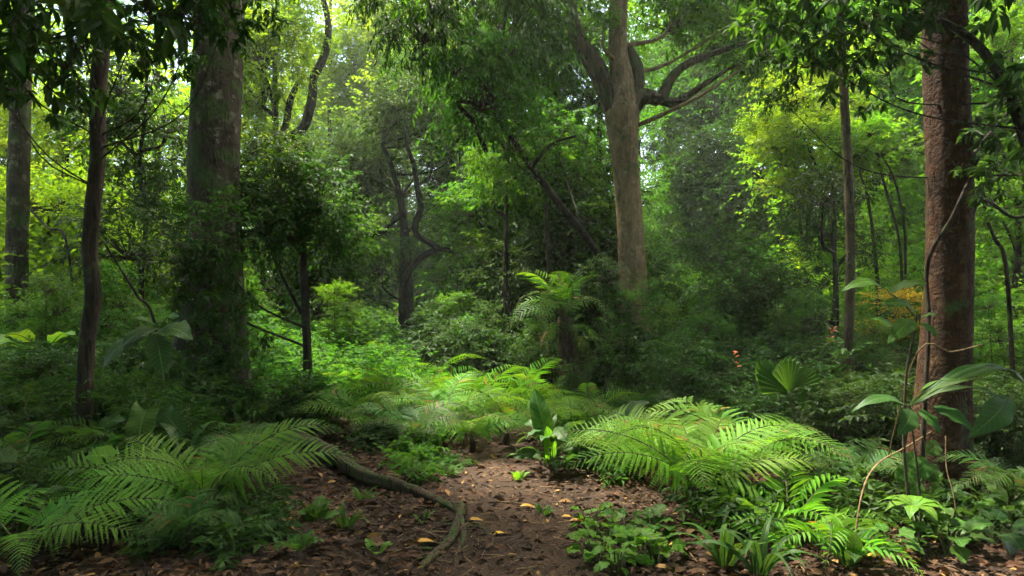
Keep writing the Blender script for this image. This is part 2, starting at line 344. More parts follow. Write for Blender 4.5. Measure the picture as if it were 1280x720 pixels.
def foliage(mb, g, cen, out, cr, nt, nl, ll, lw, droop=0.25, tmpl=LO, flat=0.6, twig=None, mat=0, tmat=1, rosette=False, hang=0.25):
    """Clumps of leafy twigs: nt twigs leave each clump centre, nl leaves stand in two ranks along each twig (or in a whorl at its end)."""
    nc = len(cen)
    d = nrm(np.repeat(out, nt, 0) * 0.75 + g.normal(size=(nc * nt, 3)) * np.array([0.75, 0.75, 0.75 * flat]))
    r_ = np.repeat(np.broadcast_to(cr, (nc,)), nt)
    ln = r_ * g.uniform(0.45, 1.2, nc * nt)
    st = np.repeat(cen, nt, 0) + g.normal(size=(nc * nt, 3)) * (r_ * 0.22)[:, None]
    ct = np.repeat(np.clip(0.45 + 0.2 * g.normal(size=nc), 0, 1), nt)
    t = (0.75 + 0.25 * np.linspace(0, 1, nl) if rosette else np.linspace(0.12, 1.0, nl))[None, :, None]
    P = st[:, None] + d[:, None] * (ln[:, None, None] * t) - UP * (droop * ln[:, None, None] * t ** 2)
    tang = nrm(d[:, None] - UP * (2 * droop * t))
    side = nrm(np.cross(tang, UP + 0.001))
    if rosette:
        ang = (np.arange(nl) * 2.4)[None, :, None] + g.uniform(0, 6, (nc * nt, 1, 1))
        D = tang * 0.45 + side * np.cos(ang) + np.cross(side, tang) * np.sin(ang) * 0.75 - UP * hang
    else:
        sg = np.where(np.arange(nl) % 2 == 0, 1.0, -1.0)[None, :, None]
        D = tang * 0.6 + side * sg * np.where(np.arange(nl) == nl - 1, 0.15, 0.9)[None, :, None] - UP * hang
    D = (D + 0.25 * g.normal(size=D.shape)).reshape(-1, 3)
    N = (UP + 0.42 * g.normal(size=D.shape))
    m = len(D); S = ll * g.uniform(0.6, 1.2, m)
    tint = np.clip(np.repeat(ct, nl) + 0.17 * g.normal(size=m), 0, 1)
    put_leaves(mb, tmpl, P.reshape(-1, 3), D, N, S, S * (lw / ll), mat, tint)
    if twig:
        mid_ = st + d * ln[:, None] * 0.5 - UP * (droop * ln * 0.25)[:, None]; end = st + d * ln[:, None] - UP * (droop * ln)[:, None]
        sticks(mb, st, mid_, twig, twig * 0.7, tmat); sticks(mb, mid_, end, twig * 0.7, twig * 0.3, tmat)

BOUGH = {}
def make_bough(key, seed, R, fl, nc, cr, nt, nl, ll, lw, droop, tmpl, flat=0.6, twig=0.005, rosette=False, hang=0.25, wood=0.016):
    g = rs(seed); mb = MB()
    u = nrm(g.normal(size=(nc, 3))) * (g.uniform(0.12, 1, nc) ** 0.5)[:, None]
    # lobes: stretch some directions so the outline is uneven
    ax = nrm(g.normal(size=(6, 3))); k = 0.72 + 0.42 * np.clip((nrm(u) @ ax.T), 0, 1).max(1)
    u = u * k[:, None]
    cen = u * np.array([R, R, R * fl]); out = nrm(u + 0.25 * UP)
    foliage(mb, g, cen, out, cr, nt, nl, ll, lw, droop, tmpl, flat, twig, 0, 1, rosette, hang)
    root = np.array([0, 0, -R * fl * 0.55])
    mid_ = cen * 0.5 + root * 0.35 + g.normal(size=cen.shape) * R * 0.06
    sticks(mb, np.repeat(root[None], nc, 0), mid_, wood, wood * 0.6, 1); sticks(mb, mid_, cen, wood * 0.6, wood * 0.3, 1)
    BOUGH[key] = mb.mesh('bough_' + key, ['mid', 'twig'])
for s_ in (0, 1, 2):
    make_bough('fine%d' % s_, 10 + s_, 1.6, 0.72, 64, 0.62, 8, 9, 0.145, 0.068, 0.25, LO)
    make_bough('broad%d' % s_, 20 + s_, 1.5, 0.75, 46, 0.62, 7, 8, 0.17, 0.075, 0.3, MID)
    make_bough('flat%d' % s_, 30 + s_, 1.7, 0.34, 54, 0.75, 8, 10, 0.135, 0.06, 0.1, LO, 0.22)
    make_bough('far%d' % s_, 40 + s_, 2.3, 0.8, 78, 0.85, 8, 8, 0.215, 0.105, 0.25, LO, twig=None)
    make_bough('big%d' % s_, 50 + s_, 0.78, 0.55, 12, 0.42, 4, 7, 0.225, 0.088, 0.3, MID, 0.5, 0.005, True, 0.35, 0.012)
    make_bough('hang%d' % s_, 60 + s_, 1.3, 0.95, 38, 0.6, 6, 9, 0.2, 0.064, 0.75, MID, 0.5, hang=0.7)

    make_bough('tuft%d' % s_, 70 + s_, 0.8, 0.72, 27, 0.42, 6, 7, 0.13, 0.058, 0.28, MID)
    make_bough('tier%d' % s_, 80 + s_, 0.85, 0.34, 25, 0.46, 6, 9, 0.125, 0.052, 0.12, MID, 0.22)
bcount = [0]
def bough(parent, pos, kind, sc, mat, name='bough', flatten=1.0):
    """Leafy bough as a part of the plant PARENT, centred on the world point POS."""
    i = bcount[0]; bcount[0] += 1; g = rs(900 + i)
    if kind in ('fine', 'flat') and sc < 0.7: kind, sc = {'fine': 'tuft', 'flat': 'tier'}[kind], sc * 2
    o = link(name, BOUGH[kind + str(i % 3)], parent, np.asarray(pos) - np.array(parent.location), (g.normal() * 0.12, g.normal() * 0.12, g.uniform(0, 6.28)),
             (sc, sc, sc * flatten), [mat, None])
    return o

def wood(parent, paths, mat, name='trunk', seed=0, sides=16, rough=0.05, step=0.12):
    """Stem and its limbs as one continuous wooden part. paths: [(points, radii, flare)]."""
    mb = MB()
    for k, (P, R, fl) in enumerate(paths): tube(mb, P, R, sides if k == 0 else max(7, sides - 6), 0, seed + k, rough, fl, step=step)
    return link(name, mb.mesh(name, [mat], parent.location, smooth=[0]), parent)

def pix(path, Y, dY=None):
    """[(px, py, width px)] at distance Y -> world points and radii."""
    P, R = [], []
    for k, q in enumerate(path):
        y = Y if dY is None else Y + dY[k]
        P.append(at(q[0], q[1], y)); R.append(q[2] * 0.5 / F * y * math.cos(math.atan((q[0] - 640) / F)))
    return P, R

def limb_to(stem, tgt, r, g):
    """A limb from the stem up to a bough."""
    stem = np.asarray(stem); tgt = np.asarray(tgt)
    want = tgt[2] - 0.5 * np.hypot(*(tgt[:2] - stem[-1][:2])) - 0.3
    z = stem[:, 2]; i = int(np.argmin(np.abs(z - want))); a = stem[i]
    m = a * 0.5 + tgt * 0.5 + g.normal(size=3) * 0.12 * np.linalg.norm(tgt - a) * np.array([1, 1, .4]) - UP * 0.1 * np.linalg.norm(tgt - a)
    return [a, m, tgt], [r, r * 0.65, r * 0.25], 0

def tree(name, label, Y, path, bark, boughs, limbs=(), group=None, flare=0.5, cat='tree', seed=1, limb_r=None, dY=None, sides=18, rough=0.05, limb_bark=None):
    """path: trunk in photo pixels from the foot up (foot set on the ground); boughs: (px, py, Y, kind, scale, leaf) ; limbs: further pixel paths."""
    P, R = pix(path, Y, dY); b = P[0]; gz = float(gh(b[0], b[1])) - 0.05
    P[0] = np.array([b[0], b[1], gz])
    root = thing(name, label, cat, (P[0][0], P[0][1], gz + 0.05), group)
    g = rs(seed); paths = [(P, R, flare)]
    SP, SR = smooth_path(P, R); forks, lp_out = [SP], []
    for lp in limbs:
        if len(lp) == 2 and isinstance(lp[1], (int, float)): p_, r_ = pix(lp[0], Y + float(np.clip(lp[1] - Y, -1.2, 1.2)))
        else: p_, r_ = pix(lp, Y)
        fork = min(np.linalg.norm(np.asarray(q_) - p_[0], axis=1).min() for q_ in forks); fork2 = np.linalg.norm(SP - p_[-1], axis=1).min()
        if fork > 0.25 or fork2 < fork:
            e = 0 if fork <= fork2 else -1; j = int(np.linalg.norm(SP - p_[e] + UP * 0.4, axis=1).argmin())
            p_ = [SP[j]] + p_ if e == 0 else p_ + [SP[j]]; r_ = [r_[0]] + r_ if e == 0 else r_ + [r_[-1]]
        forks.append(smooth_path(p_, r_)[0]); lp_out.append((p_, r_, 0))
    lr = limb_r if limb_r else R[-1] * 0.4
    for bq in boughs:
        tgt = at(*bq[:3])
        paths.append(limb_to(SP, tgt, min(lr, 0.09), g))
    wood(root, paths, bark, seed=seed, sides=sides, rough=rough)
    for k, lq in enumerate(lp_out): wood(root, [lq], limb_bark or bark, 'limb', seed + 40 + k, 11, 0.06)
    for bq in boughs: bough(root, at(*bq[:3]), *bq[3:])
    return root

# ------------------------------------------------------------------ ground, path, litter
def grid_axis(lo, hi, c, fine, far):
    a = [0.0]; 
    while a[-1] < far: a.append(a[-1] + max(fine, a[-1] * 0.06))
    a = np.array(a); return np.concatenate([c - a[:0:-1], c + a])
gx = grid_axis(0, 0, 0.0, 0.16, 160); gy = grid_axis(0, 0, 6.0, 0.16, 160)
GX, GY = np.meshgrid(gx, gy); GZ = gh(GX, GY)
nx, ny = len(gx), len(gy)
mb = MB(); i = np.arange(ny - 1)[:, None] * nx + np.arange(nx - 1)[None]
mb.add(np.stack([GX, GY, GZ], -1).reshape(-1, 3), [np.stack([i, i + 1, i + nx + 1, i + nx], -1).reshape(-1, 4)])
setting(link('ground', mb.mesh('ground', ['soil'], smooth=[0])))

yy = np.linspace(2.0, 11.5, 96); tt = np.linspace(-1, 1, 13); g = rs(3)
edge = lambda k: np.interp(yy, np.linspace(2, 11.5, 34), g.uniform(0.82, 1.2, 34))
eL, eR = edge(0), edge(1)
PX = path_x(yy)[:, None] + tt[None] * path_w(yy)[:, None] * np.where(tt[None] < 0, eL[:, None], eR[:, None]); PY = np.repeat(yy[:, None], 13, 1)
PZ = gh(PX, PY) + 0.008 - 0.016 * (np.abs(tt) > 0.95)
mb = MB(); i = np.arange(95)[:, None] * 13 + np.arange(12)[None]
mb.add(np.stack([PX, PY, PZ], -1).reshape(-1, 3), [np.stack([i, i + 1, i + 14, i + 13], -1).reshape(-1, 4)])
setting(link('path', mb.mesh('path', ['trail'], smooth=[0])))

def litter_mesh(seed, n, xr, yr, on_path, ll):
    g = rs(seed); x = g.uniform(*xr, n); y = yr[0] + (yr[1] - yr[0]) * g.uniform(0, 1, n) ** 1.5
    d = np.abs(x - path_x(y)) - path_w(y)
    keep = np.where(d > 0.02 + 0.12 * g.normal(size=n), True, g.uniform(size=n) < on_path); x, y = x[keep], y[keep]; n = len(x)
    P = np.stack([x, y, gh(x, y) + 0.012 + 0.012 * g.uniform(size=n)], 1)
    a = g.uniform(0, 6.28, n); D = np.stack([np.cos(a), np.sin(a), g.normal(size=n) * 0.22], 1); N = UP + 0.5 * g.normal(size=(n, 3))
    S = ll * np.exp(g.normal(size=n) * .42 - .08); mb = MB()
    put_leaves(mb, MID, P, D, N, S, S * g.uniform(0.3, 0.6, n), 0, np.where(g.uniform(size=n) < .05, .99, g.uniform(0, .9, n) ** 1.4))
    return mb
setting(link('leaf_litter', litter_mesh(4, 38000, (-4.5, 4.5), (2.6, 10), 0.30, 0.06).mesh('leaf_litter', ['litter'])), 'stuff', 'brown fallen leaves strewn over the forest floor beside the path')

def twig_litter(seed, n):
    g = rs(seed); x = g.uniform(-3, 3, n); y = g.uniform(3, 8, n); a = g.uniform(0, 6.28, n); L = g.uniform(0.04, 0.22, n)
    A = np.stack([x, y, gh(x, y) + 0.016], 1); x2, y2 = x + L * np.cos(a), y + L * np.sin(a)
    mb = MB(); sticks(mb, A, np.stack([x2, y2, gh(x2, y2) + 0.018], 1), 0.0035, 0.002, 0)
    return mb
setting(link('twig_litter', twig_litter(5, 950).mesh('twig_litter', ['vine'])), 'stuff', 'thin dry twigs scattered over the path and the leaf litter')

# ------------------------------------------------------------------ hero trees
def W(x, y, z): return (x / y * F + 640, HY - (z - CAMZ) * F / y, y)
# big grey-brown trunk on the left; its crown spreads above the picture
tree('canopy_tree', 'massive grey-brown lichen-mottled trunk left of the small bushy tree', 9.0,
     [(268, 560, 88), (267, 470, 84), (267, 380, 77), (268, 280, 70), (269, 180, 67), (272, 80, 63), (276, 0, 60), (280, -120, 56), (284, -300, 50), (288, -520, 40), (290, -800, 26)],
     'bark_grey', [(*W(-6.2, 9.0, 9.6), 'far', 1.1, 'mid'), (*W(-7, 7.5, 9.5), 'far', 1.3, 'mid'),
                   (*W(-4.9, 8.2, 12), 'far', .85, 'mid'), (*W(-8, 7, 12.5), 'far', 1.3, 'mid'), (*W(-5.5, 5, 11.5), 'far', 1.4, 'mid'), (*W(-8, 5, 10.5), 'far', 1.3, 'mid')], seed=3, flare=0.75, limb_r=0.12, sides=28, rough=0.022)  # the small bough here is set out of view to shade the path
# red-brown trunk on the right
tree('canopy_tree', 'thick red-brown trunk with pale lichen spots and a vine, rising at the right', 5.9,
     [(1174, 636, 86), (1175, 570, 77), (1180, 470, 68), (1185, 380, 63), (1187, 300, 61), (1186, 200, 60), (1183, 100, 59), (1180, 0, 58), (1177, -140, 55), (1172, -330, 48), (1165, -600, 38), (1160, -900, 22)],
     'bark_red', [(*W(3.2, 5.0, 8.6), 'far', 1.0, 'mid'), (*W(6.2, 6.5, 8.2), 'far', 1.1, 'mid'), (*W(4.6, 4.2, 9.5), 'far', 1.1, 'mid'), (*W(2.2, 3.2, 10), 'far', 1.2, 'mid'),
                  (*W(7.2, 8.5, 9), 'far', 1.2, 'mid'), (*W(2.3, 6.0, 8.8), 'far', .5, 'mid'), (*W(5, 7.2, 11), 'far', 1.2, 'mid'), (*W(7, 4, 10), 'far', 1.2, 'mid')], seed=5, flare=0.35, limb_r=0.1, sides=28, rough=0.018)  # smallest bough is added out of view to shade the right foreground plants
# forked tan tree in the middle
tree('forked_tree', 'tall tan tree right of centre, forking into dark mossy limbs high up', 13.0,
     [(796, 508, 46), (795, 440, 39), (792, 360, 35), (787, 280, 32), (782, 200, 32), (777, 146, 44), (778, 108, 34), (774, 75, 26), (772, 40, 24), (776, -40, 22), (782, -160, 20), (790, -320, 12)],
     'bark_tan', [(690, -60, 13.5, 'fine', 0.7, 'mid'), (860, -90, 13.5, 'fine', 1.0, 'mid'), (640, -130, 13, 'fine', 1.0, 'mid'), (930, 20, 14.0, 'fine', 0.7, 'mid'),
                  (760, -230, 13, 'fine', 1.3, 'mid'), (840, 20, 14.5, 'fine', 0.6, 'fresh'), (757, 22, 12.6, 'broad', 0.18, 'fresh'), (960, 62, 13.2, 'fine', 0.42, 'mid')],
     limbs=[[(775, 158, 30), (760, 116, 28), (742, 78, 25), (722, 47, 20), (712, 10, 17), (706, -60, 14), (690, -160, 9)],
            [(778, 152, 28), (796, 124, 27), (812, 121, 20), (826, 124, 16), (838, 100, 13), (856, 82, 11), (888, 68, 9), (924, 56, 6), (965, 45, 3)],
            [(822, 123, 13), (842, 128, 12), (862, 118, 9), (886, 102, 7), (916, 84, 4), (950, 76, 2)],
            [(780, 146, 24), (793, 112, 24), (795, 84, 19), (786, 60, 12)]], seed=7, flare=0.55, limb_r=0.05, sides=20, rough=0.03, limb_bark='bark_limb')
# thin dark wavy stem on the left
tree('understorey_tree', 'slim dark wavy trunk at the left with large drooping leaves hanging around its top', 6.5,
     [(104, 610, 25), (105, 520, 22), (109, 430, 21), (117, 368, 22), (112, 315, 21), (116, 255, 22), (122, 195, 21), (122, 120, 22), (129, 40, 22), (133, -40, 21), (140, -160, 17), (150, -330, 10)],
     'bark_mid', [(50, 20, 5.6, 'big', 0.8, 'dark'), (185, 5, 5.4, 'big', 0.62, 'dark'), (250, 12, 5.6, 'big', 0.5, 'dark'), (5, 95, 5.6, 'big', 0.5, 'dark'), (85, 70, 6.0, 'big', 0.5, 'dark'),
                  (290, 5, 5.8, 'big', 0.4, 'dark'), (-60, 30, 5.2, 'big', 0.8, 'dark'), (0, -70, 5, 'big', 1.0, 'dark'), (140, -110, 5, 'big', 1.0, 'dark'), (280, -110, 5.5, 'big', 0.9, 'dark'), (200, 75, 6.2, 'big', 0.35, 'dark')],
     seed=11, flare=0.25, limb_r=0.009, rough=0.03)
# slim pole on the right with leaf whorls
tree('understorey_tree', 'slender straight pale-brown pole tree between the yellow-green crown and the red trunk', 9.0,
     [(1062, 560, 14), (1061, 430, 13), (1063, 340, 12), (1062, 260, 12), (1058, 170, 12), (1053, 80, 11), (1049, 0, 11), (1045, -120, 9), (1040, -250, 6)],
     'bark_pole', [(1070, -150, 9, 'broad', 0.8, 'mid'), (1010, -200, 9, 'broad', 0.8, 'mid')], seed=13, flare=0.2, limb_r=0.03, rough=0.03)
# overhanging branch at the top right
tree('understorey_tree', 'dark tree leaning in at top right, large glossy leaves over the slim pole', 5.6,
     [(1330, 640, 22), (1322, 420, 20), (1300, 250, 18), (1262, 120, 15), (1215, 50, 12), (1150, 20, 9), (1090, 30, 6)],
     'bark_dark', [(1095, 15, 5.4, 'big', 0.5, 'dark'), (1060, 35, 5.5, 'big', 0.55, 'dark'), (1010, 70, 5.6, 'big', 0.40, 'dark'), (1000, 25, 5.7, 'big', 0.5, 'mid'), (1110, 80, 5.7, 'big', 0.42, 'dark'), (975, 125, 5.8, 'big', 0.2, 'dark'),
                   (1050, -60, 5.2, 'big', 0.75, 'dark'), (1330, -50, 5, 'big', 0.8, 'dark'), (1275, 205, 5.3, 'big', 0.4, 'dark'), (1305, 150, 5.4, 'big', 0.55, 'dark')], seed=17, flare=0.2, limb_r=0.009, rough=0.03)
# far-left pale trunk
tree('canopy_tree', 'mottled grey trunk at the far left edge, lit from behind', 14.0,
     [(20, 470, 34), (21, 380, 30), (22, 280, 29), (24, 180, 29), (28, 90, 27), (32, 0, 25), (38, -150, 22), (44, -330, 14)],
     'bark_grey', [(-60, -150, 14, 'fine', 1.1, 'mid'), (20, -250, 13, 'fine', 1.2, 'mid')], seed=19, flare=0.4, limb_r=0.06, rough=0.03)
# bushy small tree left of centre
tree('small_tree', 'small bushy tree, dense dark crown on a thin stem, beside the massive left trunk', 9.8,
     [(384, 500, 13), (384, 440, 11), (381, 370, 10), (378, 310, 9), (372, 250, 7), (368, 190, 4)],
     'bark_dark', [(345, 225, 9.6, 'fine', 0.42, 'dark'), (395, 245, 9.6, 'fine', 0.40, 'dark'), (330, 275, 9.4, 'fine', 0.42, 'dark'), (372, 285, 9.5, 'fine', 0.36, 'dark'), (415, 275, 10, 'fine', 0.33, 'dark'),
                   (300, 235, 9.3, 'fine', 0.30, 'dark'), (350, 185, 9.9, 'fine', 0.3, 'dark'), (262, 290, 8.2, 'fine', 0.33, 'dark'), (235, 320, 8.3, 'fine', 0.3, 'dark')],
     limbs=[([(377, 392, 5), (360, 360, 4), (345, 330, 3), (338, 315, 2)], 9.8)], seed=23, flare=0.2, limb_r=0.02, rough=0.03)
# leaning dark stem in the middle with a dark crown
tree('leaning_tree', 'dark curved tree leaning left under a deep-green crown, before the tan forked tree', 10.5,
     [(786, 496, 11), (782, 430, 10), (765, 355, 9), (737, 302, 9), (700, 256, 9), (664, 208, 8), (636, 168, 7), (620, 140, 8), (608, 105, 7), (600, 50, 5)],
     'bark_dark', [(560, 60, 10.2, 'hang', 0.62, 'mid'), (620, 40, 10.6, 'hang', 0.78, 'dark'), (600, 110, 10.4, 'hang', 0.6, 'mid'), (625, 95, 11.5, 'hang', 0.5, 'mid'), (640, 170, 11.2, 'broad', 0.5, 'mid'),
                   (525, 20, 10, 'hang', 0.6, 'dark'), (650, 0, 12, 'hang', 0.5, 'mid'), (640, -90, 10.5, 'hang', 0.9, 'dark'), (690, 170, 14.5, 'broad', 0.7, 'mid'), (700, 215, 14.5, 'fine', 0.55, 'fresh'), (752, 345, 12.2, 'fine', 0.24, 'dark')],
     limbs=[([(608, 190, 6), (590, 150, 6), (572, 128, 5)], 10.5), ([(664, 208, 6), (690, 180, 4), (720, 170, 3)], 10.8)], dY=[3.6, 3.4, 2.9, 2.0, 1.4, .9, .5, .2, 0, 0], seed=29, flare=0.3, limb_r=0.022, rough=0.04)

# ------------------------------------------------------------------ the wood behind: every tree with its trunk and leafy boughs
def back_tree(name, label, px, Y, wpx, top, kind, mat, boughs, bark='bark_dark', lean=0, seed=1, limbs=(), sc=1.0, group=None, foot=None, low=4):
    """boughs: [(px, py, scale)] with optional depth shift; the trunk is built up to the row TOP."""
    g = rs(seed * 7 + 3); fy = HY + CAMZ * F / Y if foot is None else foot
    ts = np.linspace(0, 1, 7)
    path = [(px + lean * t + g.normal() * wpx * 0.28 * (t > 0), fy + (top - fy) * t, wpx * (1.1 - 0.75 * t)) for t in ts]
    bq = [(b[0], b[1], Y + (b[3] if len(b) > 3 else g.normal() * 0.7), b[4] if len(b) > 4 else kind, b[2] * sc, b[5] if len(b) > 5 else mat) for b in boughs]
    for k in range(low):
        q = (px + g.uniform(-1, 1) * 1700 / Y, g.uniform(250, 400), Y + g.normal() * 0.8)
        bq.append((*q, 'far' if Y > 22 else ('flat' if kind == 'flat' else 'fine'), g.uniform(.75, 1.05) * (0.8 if Y < 17 else 1), mat))
    return tree(name, label, Y, path, bark, bq, limbs, group, flare=0.3, seed=seed, limb_r=wpx * 0.3 / F * Y, sides=12, rough=0.04)

# left side, yellow-green sunlit trees
back_tree('sunlit_tree', 'yellow-green sunlit tree filling the gap between the far left trunk and the slim wavy trunk', 72, 18, 12, -60, 'flat', 'lime',
          [(70, 150, .8), (60, 250, .9), (110, 330, .8), (20, 330, .8), (0, 200, .9), (130, 200, .8), (60, 380, .7)], 'bark_mid', 20, 31)
back_tree('small_tree', 'dark small-leaved tree just right of the slim wavy left trunk, high up', 176, 14, 9, 60, 'fine', 'dark',
          [(170, 190, .55), (135, 150, .55), (205, 150, .5), (180, 240, .5), (150, 100, .5)], 'bark_dark', 5, 32, low=1)
back_tree('sunlit_tree', 'bright green tree between the slim wavy trunk and the massive left trunk', 190, 19, 12, -60, 'flat', 'lime',
          [(215, 150, .8), (150, 260, .9), (205, 250, .8), (170, 330, .9), (225, 340, .8), (160, 390, .7)], 'bark_mid', 10, 33)
back_tree('sunlit_tree', 'lime-lit tree glowing right behind the massive left trunk, with curved dark stems', 345, 17.5, 12, -40, 'fine', 'lime',
          [(325, 60, .75), (345, 20, .75), (310, 110, .75), (360, -30, .7), (318, 180, .6)], 'bark_dark', 0, 34,
          limbs=[([(377, 162, 12), (386, 140, 12), (391, 118, 11), (392, 98, 10), (404, 72, 10), (410, 45, 9), (409, 20, 8), (402, -10, 6)], 17.5),
                 ([(357, 158, 9), (362, 128, 9), (370, 108, 7), (378, 96, 5)], 17.5), ([(302, 139, 8), (320, 138, 9), (330, 120, 10), (328, 90, 8), (318, 60, 6), (316, 35, 4)], 17.5),
                 ([(341, 150, 4), (346, 130, 5), (354, 110, 3)], 17.5)], low=0)
back_tree('sunlit_tree', 'pale yellow-green tree rising into the bright sky gap left of centre', 450, 30, 14, -20, 'far', 'lime',
          [(440, 70, 1.0), (470, 120, .9), (410, 130, 1.0), (500, 90, .9), (490, 50, .8), (455, 20, .7), (420, 190, .9), (390, 160, 1.0), (520, 30, 1.0)], 'bark_dark', 5, 35,
          limbs=[([(486, 150, 6), (500, 136, 7), (512, 122, 6), (530, 118, 5), (548, 116, 4)], 28)])
# grey-green misty trees, middle
tree('crooked_tree', 'misty grey-green tree with a dark straight trunk and crooked limbs, left of centre', 17.5,
     [(508, 440, 21), (508, 390, 19), (507, 340, 17), (506, 300, 13), (503, 262, 10), (497, 235, 8), (488, 205, 6), (478, 180, 4)], 'bark_black',
     [(505, 125, 18.0, 'fine', .6, 'grey'), (485, 150, 17.8, 'fine', .5, 'grey'), (470, 190, 19.4, 'fine', .8, 'grey'), (530, 150, 19.4, 'fine', .8, 'grey'), (570, 190, 19.6, 'fine', .7, 'grey'), (440, 235, 19.4, 'fine', .7, 'grey'), (590, 160, 19.6, 'fine', .7, 'grey'), (500, 230, 19.8, 'fine', .6, 'grey'), (560, 240, 19.8, 'fine', .6, 'grey'), (480, 330, 19.2, 'fine', .5, 'grey'), (545, 110, 19.4, 'fine', .8, 'grey'), (420, 190, 19.5, 'fine', .7, 'grey'), (505, 310, 17.2, 'fine', .25, 'grey'), (470, 280, 17.2, 'fine', .2, 'grey')],
     limbs=[([(507, 348, 9), (526, 322, 8), (548, 312, 8), (536, 303, 8), (521, 294, 8), (519, 280, 8), (526, 260, 8), (522, 235, 7), (517, 205, 6), (510, 186, 5), (506, 160, 3)], 16.6),
            ([(548, 312, 7), (562, 313, 6), (577, 324, 6), (592, 348, 4), (600, 362, 2)], 16.6), ([(504, 268, 8), (490, 277, 7), (478, 290, 7), (460, 293, 6), (438, 297, 5), (420, 303, 3)], 17.0),
            ([(521, 232, 4), (536, 222, 4), (540, 205, 3), (538, 190, 2)], 16.6), ([(478, 290, 4), (462, 275, 3), (452, 262, 2)], 17.0)], flare=.3, seed=36, limb_r=.03, sides=12, rough=.05)
back_tree('misty_tree', 'hazy thick dark trunk far back between the bushy small tree and the crooked misty tree', 436, 29, 20, 200, 'far', 'grey',
          [(430, 260, .9), (400, 230, .9), (470, 300, .8), (400, 320, .7), (440, 210, 1.0)], 'bark_dark', -6, 37, foot=420)
back_tree('misty_tree', 'hazy green tree far back to the right of the crooked misty tree', 580, 34, 14, 60, 'far', 'grey',
          [(560, 140, 1.1), (610, 120, 1.1), (600, 220, 1.0), (560, 280, .9), (620, 280, .9), (640, 200, 1.0), (580, 60, 1.1)], 'bark_dark', 4, 38, foot=420)
back_tree('sunlit_tree', 'fresh green tree with layered sprays behind the slender brown stem in the middle', 606, 17, 8, 180, 'flat', 'fresh',
          [(595, 262, .55), (566, 250, .42, 18.4), (620, 240, .6), (556, 345, .26), (545, 350, .22), (612, 320, .5), (650, 280, .6), (600, 370, .35), (560, 268, .35, 18.4), (630, 205, .5)], 'bark_mid', 6, 39, low=0)
back_tree('slender_tree', 'slender straight brown stem in the middle, left of the hanging vines', 632, 14, 9, 190, 'fine', 'mid',
          [(620, 220, .35), (650, 200, .4), (636, 170, .4)], 'bark_mid', 1, 40, low=0)
back_tree('dense_tree', 'dense mid-green tree closing the view behind the dark leaning stem', 688, 17, 16, -40, 'broad', 'mid',
          [(680, 260, .9), (650, 330, .8), (700, 330, .8), (730, 250, .8), (620, 350, .7), (720, 180, .9), (660, 180, .8), (740, 100, 1.0), (690, 60, 1.1), (640, 60, 1.0), (720, 0, 1.1)], 'bark_dark', 10, 41)
back_tree('dense_tree', 'shadowy tree with a dark trunk seen just left of the tan forked tree', 748, 16, 14, 100, 'broad', 'dark',
          [(740, 220, .55), (730, 290, .6), (760, 320, .6), (720, 350, .5), (745, 380, .5), (770, 260, .45)], 'bark_dark', 0, 42)
# right of the forked tree
back_tree('misty_tree', 'pale hazy tree far back, right beside the tan forked tree', 840, 34, 14, 20, 'far', 'fresh',
          [(830, 110, 1.0), (860, 160, 1.0), (820, 190, .5), (880, 120, .9), (850, 60, 1.0), (840, 260, .9), (870, 300, .8), (900, 60, 1.1)], 'bark_mid', -6, 43,
          limbs=[([(800, 256, 5), (815, 240, 5), (835, 214, 4), (853, 188, 3)], 26), ([(815, 240, 4), (838, 255, 3), (842, 262, 3), (830, 290, 3), (818, 310, 3)], 26)], foot=420)
back_tree('misty_tree', 'dark-crowned hazy tree with a dark trunk, right of the forked tree behind green shrubs', 906, 26, 17, 100, 'fine', 'dark',
          [(880, 230, .9), (860, 250, .8), (920, 220, .9), (890, 190, .8), (930, 270, .8), (870, 200, .7), (950, 230, .8)], 'bark_dark', 4, 44, foot=420)
back_tree('misty_tree', 'hazy tree with a bare reddish upper trunk beside the dark-crowned hazy tree', 926, 30, 13, 60, 'far', 'grey',
          [(930, 100, 1.0), (900, 60, 1.0), (960, 140, .9), (960, 290, .9), (920, 330, .8), (980, 250, .9), (940, 20, 1.0)], 'bark_red', -8, 45, foot=420)
back_tree('sunlit_tree', 'glowing yellow-green tree behind the slender pole on the right', 1005, 15.5, 9, 60, 'flat', 'lime',
          [(985, 200, .50), (1000, 160, .5), (1030, 130, .55), (975, 165, .4), (1020, 210, .5), (965, 180, .3), (1055, 180, .5), (990, 110, .45), (1040, 80, .6), (1000, 235, .35), (958, 150, .3, 0, 'fine')], 'bark_mid', 10, 46,
          limbs=[([(940, 215, 3), (960, 228, 4), (985, 238, 5)], 15.5)], low=1)
back_tree('twisted_tree', 'short twisted dark-stemmed tree crowding the slender pole on the right', 1040, 12, 9, 210, 'fine', 'dark',
          [(1030, 240, .35), (1055, 235, .3), (1020, 275, .32), (1070, 300, .3)], 'bark_dark', 6, 47, limbs=[([(1047, 440, 5), (1046, 360, 5), (1040, 290, 6), (1036, 255, 6), (1050, 232, 6), (1062, 228, 4)], 12), ([(1062, 228, 5), (1056, 262, 5), (1068, 290, 4)], 12)], low=1)
back_tree('sunlit_tree', 'mid-green sunlit tree filling the gap left of the red-brown trunk', 1110, 20, 10, -30, 'flat', 'fresh',
          [(1110, 120, .9), (1090, 200, .9), (1130, 60, 1.0), (1080, 50, 1.0), (1120, 190, .8), (1140, 260, .7), (1040, 20, 1.0)], 'bark_mid', 0, 48)
back_tree('sunlit_tree', 'low yellow-green tree in a light gap behind the thin saplings on the right', 1105, 22, 8, 220, 'flat', 'lime',
          [(1090, 270, .7), (1130, 265, .7), (1110, 240, .7), (1145, 240, .7), (1110, 310, .6)], 'bark_mid', 0, 49)
